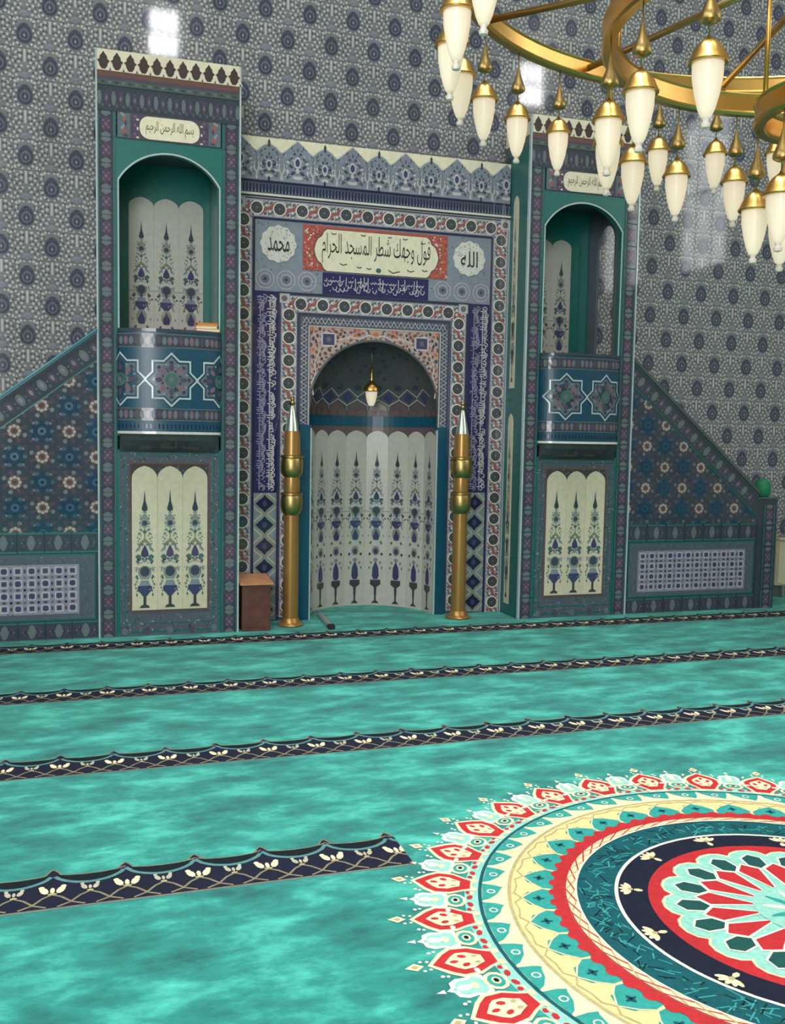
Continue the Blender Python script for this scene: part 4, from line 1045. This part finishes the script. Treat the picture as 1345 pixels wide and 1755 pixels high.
# ------------------------------------------------------------------ candle stands
def candle(x, y, label):
    root = tag(empty('candle_stand', (x, y, .0085)), label, 'candle stand')
    me_ = WP.get('cs')
    if not me_:
        me_ = WP['cs'] = [('base', lathe('base', [(.100, 0), (.104, .010), (.096, .018), (.074, .026), (.066, .05), (.062, .06)], 'goldplate', 28)),
            ('shaft', lathe('shaft', [(.060, .055), (.059, .4), (.057, .875)], 'goldplate', 28)),
            ('cup', lathe('cup', [(.058, .860), (.066, .872), (.082, .900), (.085, .935), (.085, .990), (.080, 1.010), (.086, 1.016), (.086, 1.030), (.062, 1.040)], 'brass', 28)),
            ('neck', lathe('neck', [(.060, 1.035), (.064, 1.10), (.060, 1.155)], 'goldplate', 28)),
            ('cup', lathe('cup', [(.060, 1.150), (.070, 1.160), (.084, 1.185), (.086, 1.22), (.086, 1.278), (.080, 1.296), (.088, 1.302), (.088, 1.316), (.062, 1.325)], 'brass', 28)),
            ('upper_shaft', lathe('upper_shaft', [(.066, 1.318), (.064, 1.40), (.060, 1.500), (.054, 1.505)], 'goldplate', 28)),
            ('candle_tip', lathe('candle_tip', [(.054, 1.500), (.046, 1.55), (.030, 1.63), (.018, 1.69), (.014, 1.70)], 'silvertip', 24)),
            ('finial', lathe('finial', [(.010, 1.695), (.022, 1.708), (.024, 1.72), (.012, 1.735), (.016, 1.745), (.004, 1.765)], 'brass', 16))]
    for n, m in me_: obj(n, m, root)
candle(1.548, .150, 'tall golden candle stand with silver cone tip beside the small wooden box')
candle(2.950, .157, 'tall golden candle stand with silver cone tip away from the wooden box')

# ------------------------------------------------------------------ small things on the floor and ledges
root = tag(empty('wooden_box_stand', (1.253, .13, .0085)), 'small brown wooden box stand with lighter sloped top', 'box stand')
obj('body', bevel_box('body', .215, .31, .352, 'wood', .004, (0, 0, .176)), root)
pb = PB(); 
V = [(-.125, -.175, .352), (.125, -.175, .352), (.125, .165, .352), (-.125, .165, .352), (-.125, -.175, .366), (.125, -.175, .366), (.125, .165, .392), (-.125, .165, .392)]
me = bpy.data.meshes.new('top'); me.from_pydata(V, [], [(3, 2, 1, 0), (4, 5, 6, 7), (0, 1, 5, 4), (1, 2, 6, 5), (2, 3, 7, 6), (3, 0, 4, 7)]); me.materials.append(MATS['woodtop']); obj('top', me, root)
pb = PB(); pb.box(-.10, .10, .03, .32, .155, .158, 'wood'); pb.box(-.092, .092, .038, .312, .158, .160, 'wood'); obj('front_panel', pb.mesh('front_panel'), root)
# books on the balcony
bz = 2.2125
for i, (wd, dp, th, m, rz, lab) in enumerate(((.17, .115, .022, 'book_b', 4, 'yellow-tan book, lower one of the small pile on the balcony coping'), (.155, .105, .020, 'book_c', -6, 'beige book in the middle of the pile on the balcony coping'), (.150, .105, .022, 'book_a', 3, 'orange book on top of the pile on the balcony coping'))):
    r_ = tag(empty('book', (.878, -.014 + .004 * i, bz), None), lab, 'book', 'books on the balcony coping'); r_.rotation_euler = (0, 0, R(rz))
    obj('cover', boxes('cover', [(-wd / 2, wd / 2, -dp / 2, dp / 2, 0, .003), (-wd / 2, wd / 2, -dp / 2, dp / 2, th - .003, th), (-wd / 2, wd / 2, dp / 2 - .003, dp / 2, 0, th)], m), r_)
    obj('pages', boxes('pages', [(-wd / 2 + .004, wd / 2 - .004, -dp / 2 + .004, dp / 2 - .003, .003, th - .003)], 'paper' if i != 2 else 'book_a'), r_)
    bz += th
# bar lying at the mouth of the recess
root = tag(empty('floor_bar', (1.835, .15, .0085)), 'pale grey bar with black end lying on the carpet at the mouth of the niche', 'bar')
root.rotation_euler = (0, 0, R(-4))
obj('rail', bevel_box('rail', .045, .50, .03, 'greymetal', .006, (0, .06, .016)), root)
obj('end_cap', bevel_box('end_cap', .055, .06, .036, 'blackrubber', .006, (0, -.215, .018)), root)
# radiator beyond the stair
root = tag(empty('radiator', (6.72, .50, .0085)), 'cream panel radiator on the tiled wall beyond the green-topped post', 'radiator')
obj('panel', bevel_box('panel', .80, .05, .44, 'enamel', .008, (0, -.03, .335)), root)
for k in range(8):
    obj('fin', bevel_box('fin', .07, .012, .40, 'enamel', .004, (-.35 + .1 * k, -.060, .335)), root)
obj('top_grille', bevel_box('top_grille', .80, .085, .02, 'enamel', .004, (0, -.045, .565)), root)
for s in (-1, 1): obj('bracket', bevel_box('bracket', .03, .08, .04, 'greymetal', .003, (s * .3, .015, .2)), root)
for s in (-1, 1): obj('foot', bevel_box('foot', .025, .04, .12, 'greymetal', .003, (s * .3, -.03, .065)), root)
# lamp hanging in the recess
root = tag(empty('hanging_lamp', (XC + .018, .52, 1.73)), 'small golden oil-lamp pendant with milky glass hanging inside the niche arch', 'hanging lamp')
obj('chain', tube('chain', [(0, 0, .30), (0, 0, .505)], .003, 'brass', 6), root)
obj('finial', lathe('finial', [(.004, .27), (.014, .285), (.018, .298), (.010, .312), (.004, .32)], 'gold', 14), root)
obj('stem', lathe('stem', [(.008, .17), (.012, .21), (.006, .24), (.006, .275)], 'gold', 14), root)
obj('cap', lathe('cap', [(.058, .118), (.066, .125), (.064, .145), (.050, .172), (.026, .192), (.010, .21)], 'gold', 24), root)
obj('glass', lathe('glass', [(.006, 0), (.022, .006), (.034, .03), (.045, .075), (.050, .118)], 'opal', 24), root)

# ------------------------------------------------------------------ carpet
floor_mp = lambda u, v, h: (u, v, .008 + h)
V = [(x0, y0, .008), (x1, y0, .008), (x1, WY, .008), (x0, WY, .008)]
car = tag(obj('carpet', None), None) if False else None
bmv, bmf = [], []
def add_quad(a, b, c, d): n = len(bmv); bmv.extend([(a, c, .008), (b, c, .008), (b, d, .008), (a, d, .008), (a, c, .0), (b, c, .0), (b, d, 0), (a, d, 0)]); bmf.extend([[n + i for i in f] for f in ((0, 1, 2, 3), (7, 6, 5, 4), (0, 4, 5, 1), (1, 5, 6, 2), (2, 6, 7, 3), (3, 7, 4, 0))])
add_quad(x0, x1, y0, -.008); add_quad(x0, -1.715, -.008, WY); add_quad(1.125, 3.405, -.008, MY - .001); add_quad(5.94, x1, -.008, WY)
n = len(bmv); q = [(XC + (NR - .004) * cos(pi * i / 24), MY - .001 + (NR - .004) * sin(pi * i / 24)) for i in range(25)]
bmv.extend([(x, y, .008) for x, y in q]); bmf.append(list(range(n, n + 25)))
me = bpy.data.meshes.new('carpet'); me.from_pydata(bmv, [], bmf); me.materials.append(MATS['pile'])
car = tag(obj('carpet', me), 'wall-to-wall turquoise prayer carpet with dark border rows and a round medallion', 'carpet')
P_ = .2335
def stripe(yc, xa, xb, ph, seed):
    pb = PB(floor_mp); pb.L = .0006
    v0 = yc - .122; W_ = .245
    k0 = math.floor((xa - ph) / P_); k1 = math.ceil((xb - ph) / P_)
    pb.clip = [(-1, 0, -xa), (1, 0, xb)]
    for k in range(k0, k1 + 1):
        pb.push(ph + k * P_, v0); p = P_
        # ground between the lower edge and the swag
        sw = []
        for i in range(13):
            t = i / 12; sw.append((t * p,   .238 - .074 * (4 * t * (1 - t)) ** .7))
        pb.poly([(0, 0), (p, 0)] + sw[::-1], 'c_navy', 1)
        topc = [(t / 12 * p,   .252 - .026 * (4 * (t / 12) * (1 - t / 12)) ** .6) for t in range(13)]
        for i in range(12): pb.poly([sw[i], sw[i + 1], topc[i + 1], topc[i]], 'c_black', 2)
        pb.line(sw, .015, 'c_grey', 3); pb.line(topc, .005, 'c_arc', 3)
        pb.poly([(-.022, .236), (-.010, .262), (0, .276), (.010, .262), (.022, .236), (0, .222)], 'c_navy', 3); pb.line([(-.026, .236), (-.012, .266), (0, .280), (.012, .266), (.026, .236)],   .005, 'c_arc', 4)
        pb.rect(0, p, 0, .006, 'c_arc', 2)
        # flowers and interlaced arcs
        for (cx, s) in ((0, 1.0), (p / 2, .72)):
            for q in (-1, 1):
                pb.ell(cx + q * .026 * s, .128, .013 * s, .026 * s, 'c_cream' if s == 1 else 'c_small', 4, R(-18 * q), 8); pb.ell(cx + q * .034 * s, .150, .010 * s, .012 * s, 'c_cream' if s == 1 else 'c_small', 4, 0, 6)
                pb.line([(cx + q * .003, .095), (cx + q * .03, .075), (cx + q * .06, .035), (cx + q * .10, .012)], .008, 'c_arc', 3)
            pb.ell(cx, .124, .008 * s, .022 * s, 'c_cream' if s == 1 else 'c_small', 4, 0, 6); pb.ell(cx, .100, .016 * s, .007, 'c_gold', 4, 0, 6)
        pb.pop()
    pb.rect(xa, xb, v0 - .006, v0, 'c_grey', 1)
    return pb.mesh('border_stripe')
for i, (yc, xa, xb) in enumerate(((-.285, x0, x1), (-1.548, x0, x1), (-2.760, x0, x1), (-3.980, x0, 1.10), (-3.980, 3.30, x1))):
    obj('border_stripe', stripe(yc, xa, xb, -.095, i), car)
for yc in (-5.2,): obj('border_stripe', stripe(yc, x0, .98, -.095, 9), car); 
# medallion
def polar(pb, r, a): return (r * cos(a), r * sin(a))
PH = R(178.5)
def med_part(name, fn, parent):
    pb = PB(lambda u, v, h: (u + CX, v + CY, .008 + h)); pb.L = .0006; fn(pb); return obj(name, pb.mesh(name), parent)
med = med_part('medallion', lambda pb: pb.ring(0, 0, .0, 1.045, 'c_mid', 1, 96), car)
def outer(pb):
    pb.ring(0, 0, 1.045, 1.09, 'c_pale', 1, 120)
    for k in range(30):
        a = PH + k * R(12)
        pb.push(1.165 * cos(a), 1.165 * sin(a), a)
        D = [(.094, 0), (.050, .046), (.020, .066), (-.030, .062), (-.066, .040), (-.092, .028), (-.092, -.028), (-.066, -.040), (-.030, -.062), (.020, -.066), (.050, -.046)]
        pb.poly([(x * 1.12 + .004, y * 1.2) for x, y in D], 'c_cream', 2); pb.poly(D, 'c_red', 3)
        pb.poly([(x * .62, y * .66) for x, y in D], 'c_cream', 4)
        for q in (-1, 1): pb.ell(.0, q * .022, .014, .009, 'c_red', 5, .4 * q, 6); pb.ell(-.036, q * .016, .010, .007, 'c_gold', 5, 0, 6)
        pb.ell(.030, 0, .014, .008, 'c_red', 5, 0, 6)
        for q in (-1, 1): pb.ell(-.105, q * .030, .012, .016, 'c_cream', 3, 0, 6); pb.ell(-.088, q * .056, .010, .010, 'c_red', 3, 0, 6); pb.ell(.105, q * .020, .006, .006, 'c_white', 3, 0, 5); pb.ell(.085, q * .062, .007, .007, 'c_white', 3, 0, 5)
        pb.poly([(.120, 0), (.145, .020), (.176, 0), (.145, -.020)], 'c_cream', 3); pb.poly([(.134, 0), (.145, .010), (.160, 0), (.145, -.010)], 'c_gold', 4)
        for q in (-1, 1): pb.ell(.124, q * .024, .006, .006, 'c_white', 3, 0, 5)
        pb.pop()
        a += R(6)
        pb.push(1.165 * cos(a), 1.165 * sin(a), a)
        D = [(.105, 0), (.088, .012), (.084, .034), (.060, .048), (.030, .044), (.006, .058), (-.020, .040), (-.020, -.040), (.006, -.058), (.030, -.044), (.060, -.048), (.084, -.034), (.088, -.012)]
        pb.poly(D, 'c_white', 2); pb.poly([(x * .78 + .006, y * .70) for x, y in D], 'c_pale', 3); pb.ell(.052, 0, .024, .015, 'c_white', 4, 0, 8); pb.ell(.020, 0, .012, .018, 'c_cream', 4, 0, 6)
        pb.ell(-.045, 0, .036, .044, 'c_cream', 3, 0, 10); pb.ell(-.045, 0, .025, .032, 'c_mid', 4, 0, 10); pb.ell(-.045, 0, .014, .018, 'c_cream', 5, 0, 8); pb.ell(-.045, 0, .008, .011, 'c_black', 6, 0, 6)
        pb.poly([(.110, -.010), (.136, 0), (.110, .010)], 'c_white', 3)
        for q in (-1, 1): pb.ell(-.092, q * .024, .010, .016, 'c_red', 3, .3 * q, 6); pb.ell(-.10, q * .052, .008, .012, 'c_cream', 3, 0, 6); pb.ell(.070, q * .064, .006, .006, 'c_white', 3, 0, 5); pb.ell(-.02, q * .066, .009, .012, 'c_white', 3, 0, 6)
        pb.pop()
med_part('outer_ring', outer, med)
def wave(pb):
    pb.ring(0, 0, .945, 1.036, 'c_cream', 2, 120); pb.ring(0, 0, 1.034, 1.046, 'c_deep', 3, 120)
    n = 50
    for k in range(n):
        a = PH + 2 * pi * k / n; pb.push(0, 0, a)
        d = pi / n * .92
        pb.poly([polar(pb, 1.034, -d), polar(pb, 1.034, d), polar(pb, 1.012, d * .8), polar(pb, .985, d * .2), polar(pb, .972, -d * .5), polar(pb, .965, -d * .7), polar(pb, .990, -d * .9)], 'c_mid', 3)
        c_ = polar(pb, 1.003, -d * .1); pb.ring(c_[0], c_[1], .010, .015, 'c_white', 4, 8); pb.pop()
    pb.ring(0, 0, .938, .950, 'c_gold', 3, 120)
med_part('wave_ring', wave, med)
def leaf(pb):
    pb.ring(0, 0, .805, .940, 'c_yellow', 2, 120)
    n = 36
    for k in range(n):
        a = PH + 2 * pi * k / n; pb.push(0, 0, a); d = pi / n
        pb.poly([polar(pb, .805, -d * .95), polar(pb, .805, d * .95), polar(pb, .835, d * .95), polar(pb, .865, d * .62), polar(pb, .885, d * .55), polar(pb, .905, 0), polar(pb, .885, -d * .55), polar(pb, .865, -d * .62), polar(pb, .835, -d * .95)], 'c_mid', 3)
        pb.line([polar(pb, .920, -d), polar(pb, .928, -d * .4), polar(pb, .905, 0), polar(pb, .928, d * .4), polar(pb, .920, d)], .006, 'c_gold', 4)
        pb.line([polar(pb, .81, -d * .9), polar(pb, .84, -d * .95), polar(pb, .87, -d * .6), polar(pb, .905, 0), polar(pb, .87, d * .6), polar(pb, .84, d * .95)], .005, 'c_cream', 4)
        c_ = polar(pb, .850, 0); pb.ell(c_[0], c_[1], .022, .007, 'c_deep', 4, 0, 6); pb.ell(c_[0], c_[1], .008, .020, 'c_deep', 5, 0, 6); pb.ell(c_[0], c_[1], .006, .006, 'c_black', 6, 0, 6)
        pb.pop()
med_part('leaf_ring', leaf, med)
def redring(pb):
    n = 72; P = []
    pb.ring(0, 0, .760, .800, 'c_red', 3, 120)
    for k in range(n):
        a = 2 * pi * k / n; pb.ell(.800 * cos(a), .800 * sin(a), .016, .022, 'c_red', 4, a, 8)
    pb.ring(0, 0, .724, .764, 'c_cream', 4, 120)
    n = 60
    for k in range(n):
        a = 2 * pi * k / n; pb.push(0, 0, a); d = pi / n
        pb.line([polar(pb, .730, -d), polar(pb, .758, d)], .005, 'c_gold', 5); pb.line([polar(pb, .758, -d), polar(pb, .730, d)], .005, 'c_red', 5); pb.pop()
    pb.ring(0, 0, .758, .764, 'c_red', 6, 120); pb.ring(0, 0, .722, .728, 'c_white', 6, 120)
med_part('red_ring', redring, med)
def blue(pb):
    pb.ring(0, 0, .598, .724, 'c_deep', 2, 120); g = random.Random(6)
    for i in range(800):
        r_, a = g.uniform(.606, .715), g.uniform(0, 2 * pi); b = g.uniform(0, pi); l = g.uniform(.012, .030)
        u, v = r_ * cos(a), r_ * sin(a); p, q = (u - l * cos(b), v - l * sin(b)), (u + l * cos(b), v + l * sin(b))
        if .604 < math.hypot(*p) < .718 and .604 < math.hypot(*q) < .718: pb.line([p, q], .0045, g.choice(['c_line', 'c_mid', 'c_black', 'c_dkgreen']), 3)
med_part('blue_ring', blue, med)
def navyring(pb):
    pb.ring(0, 0, .480, .592, 'c_navy', 3, 120); pb.ring(0, 0, .588, .600, 'c_white', 4, 120)
    for k in range(12):
        a = PH + k * R(30) ; pb.push(.545 * cos(a), .545 * sin(a), a)
        for b in (-60, -30, 0, 30, 60): pb.ell(.018 * cos(R(b)) + .004, .030 * sin(R(b)), .020, .009, 'c_cream', 5, R(b), 8)
        pb.ell(-.022, 0, .016, .010, 'c_cream', 5, 0, 6); pb.ell(.004, 0, .010, .010, 'c_gold', 6, 0, 6); pb.pop()
    pb.ring(0, 0, .445, .492, 'c_red', 4, 96)
med_part('navy_ring', navyring, med)
def rosec(pb):
    pb.ring(0, 0, .0, .446, 'c_red', 4, 72)
    n = 18
    for k in range(n):
        a = PH + 2 * pi * k / n; pb.ell(.392 * cos(a), .392 * sin(a), .064, .078, 'c_cream', 5, a, 12)
    for k in range(n):
        a = PH + 2 * pi * k / n; pb.ell(.390 * cos(a), .390 * sin(a), .056, .071, 'c_pale', 6, a, 12)
    pb.ring(0, 0, .0, .375, 'c_pale', 6, 60)
    d = pi / n
    for k in range(n):
        a = PH + 2 * pi * k / n; pb.push(0, 0, a)
        H_ = [polar(pb, .415, 0), polar(pb, .388, d * .55), polar(pb, .330, d * .62), polar(pb, .300, 0), polar(pb, .330, -d * .62), polar(pb, .388, -d * .55)]
        pb.poly(H_, 'c_dkgreen', 7); pb.line(H_, .007, 'c_white', 8, True)
        pb.pop()
        pb.push(0, 0, a + d)
        K = [polar(pb, .345, 0), polar(pb, .300, d * .86), polar(pb, .140, 0), polar(pb, .300, -d * .86)]
        pb.poly(K, 'c_red', 7); pb.line(K, .008, 'c_white', 8, True); pb.pop()
    pb.ring(0, 0, 0, .165, 'c_pale', 9, 36); 
    for k in range(12):
        a = 2 * pi * k / 12; pb.ell(.070 * cos(a), .070 * sin(a), .070, .012, 'c_white' if k % 2 else 'c_mid', 10, a, 8)
    pb.ell(0, 0, .040, .040, 'c_deep', 11, n=12); pb.ell(0, 0, .02, .02, 'c_white', 12, n=10)
med_part('rosette', rosec, med)

# ------------------------------------------------------------------ chandelier
ch = tag(empty('chandelier', (CX, CY, 2.2)), 'large golden three-tier ring chandelier with milky glass lamps', 'chandelier')
def ring_band(name, r, z0, z1, t=.014):
    pr_ = [(r - t, z0), (r + t, z0), (r + t + .006, z0 + .008), (r + t, z0 + .016), (r + t, z1 - .012), (r + t + .006, z1 - .006), (r + t, z1), (r - t, z1), (r - t - .006, z1 - .006), (r - t, z1 - .012), (r - t, z0 + .016), (r - t - .006, z0 + .008)]
    n = 96 if r > .5 else 48; V, F = [], []; m = len(pr_)
    for i in range(n):
        a = 2 * pi * i / n
        for q in pr_: V.append((q[0] * cos(a), q[0] * sin(a), q[1] - 2.2))
    for i in range(n):
        for k in range(m): F.append((i * m + k, i * m + (k + 1) % m, ((i + 1) % n) * m + (k + 1) % m, ((i + 1) % n) * m + k))
    me = bpy.data.meshes.new(name); me.from_pydata(V, [], F); me.materials.append(MATS['gold']); me.polygons.foreach_set('use_smooth', [True] * len(F))
    try: me.set_sharp_from_angle(angle=R(30))
    except Exception: pass
    bm = bmesh.new(); bm.from_mesh(me); bmesh.ops.recalc_face_normals(bm, faces=bm.faces); bm.to_mesh(me); bm.free()
    return obj(name, me, ch)
RG = [(1.195, 2.935, 3.005, 30, 169), (.715, 2.695, 2.775, 18, 200), (.255, 2.455, 2.530, 8, 140)]
for r, za, zb, n, a0 in RG: ring_band('ring', r, za, zb)
for k in range(12):
    a = R(132 + 30 * k); me = WP.get('spoke')
    if not me: me = WP['spoke'] = tube('spoke', [(.05, 0, .775), (1.19, 0, .775)], .013, 'brass', 8)
    obj('spoke', me, ch, (0, 0, 0), (0, 0, a))
for k in range(6):
    a = R(132 + 60 * k); me = WP.get('hanger')
    if not me: me = WP['hanger'] = tube('hanger', [(.715, 0, .565), (.715, 0, .775)], .007, 'gold', 8)
    obj('hanger', me, ch, (0, 0, 0), (0, 0, a))
for k in range(4):
    me = WP.get('drop_rod')
    if not me: me = WP['drop_rod'] = tube('drop_rod', [(.255, 0, .32), (.255, 0, .775)], .007, 'gold', 8)
    obj('drop_rod', me, ch, (0, 0, 0), (0, 0, R(162 + 90 * k)))
obj('hub', lathe('hub', [(.01, .66), (.05, .69), (.085, .74), (.09, .79), (.06, .85), (.03, .92), (.02, 1.0)], 'gold', 24), ch)
obj('stem', lathe('stem', [(.018, .98), (.018, 8.3)], 'brass', 10), ch)
cap = lathe('lamp', [(.0500, 0), (.0515, .004), (.0490, .009), (.0440, .018), (.0375, .034), (.0260, .050), (.0130, .060), (.0060, .066), (.0030, .074)], 'gold', 20)
glass = lathe('glass_shade', [(.0080, -.134), (.0140, -.130), (.0225, -.110), (.0315, -.076), (.0385, -.036), (.0400, .002)], 'opal', 20)
tip = lathe('glass_tip', [(.003, -.160), (.011, -.157), (.013, -.148), (.008, -.142), (.010, -.134)], 'crystal', 12)
bell = lathe('suspension_cup', [(.0020, .098), (.0150, .099), (.0260, .106), (.0275, .114), (.0230, .128), (.0130, .152), (.0070, .176), (.0030, .192)], 'brass', 16)
wire = tube('wire', [(0, 0, .07), (0, 0, .252)], .0022, 'brass', 6)
for r, za, zb, n, a0 in RG:
    for k in range(n):
        a = R(a0 - 360.0 / n * k)
        l = obj('lamp', cap, ch, (r * cos(a), r * sin(a), za - .245 - 2.2))
        obj('glass_shade', glass, l); obj('glass_tip', tip, l); obj('suspension_cup', bell, l); obj('wire', wire, l)
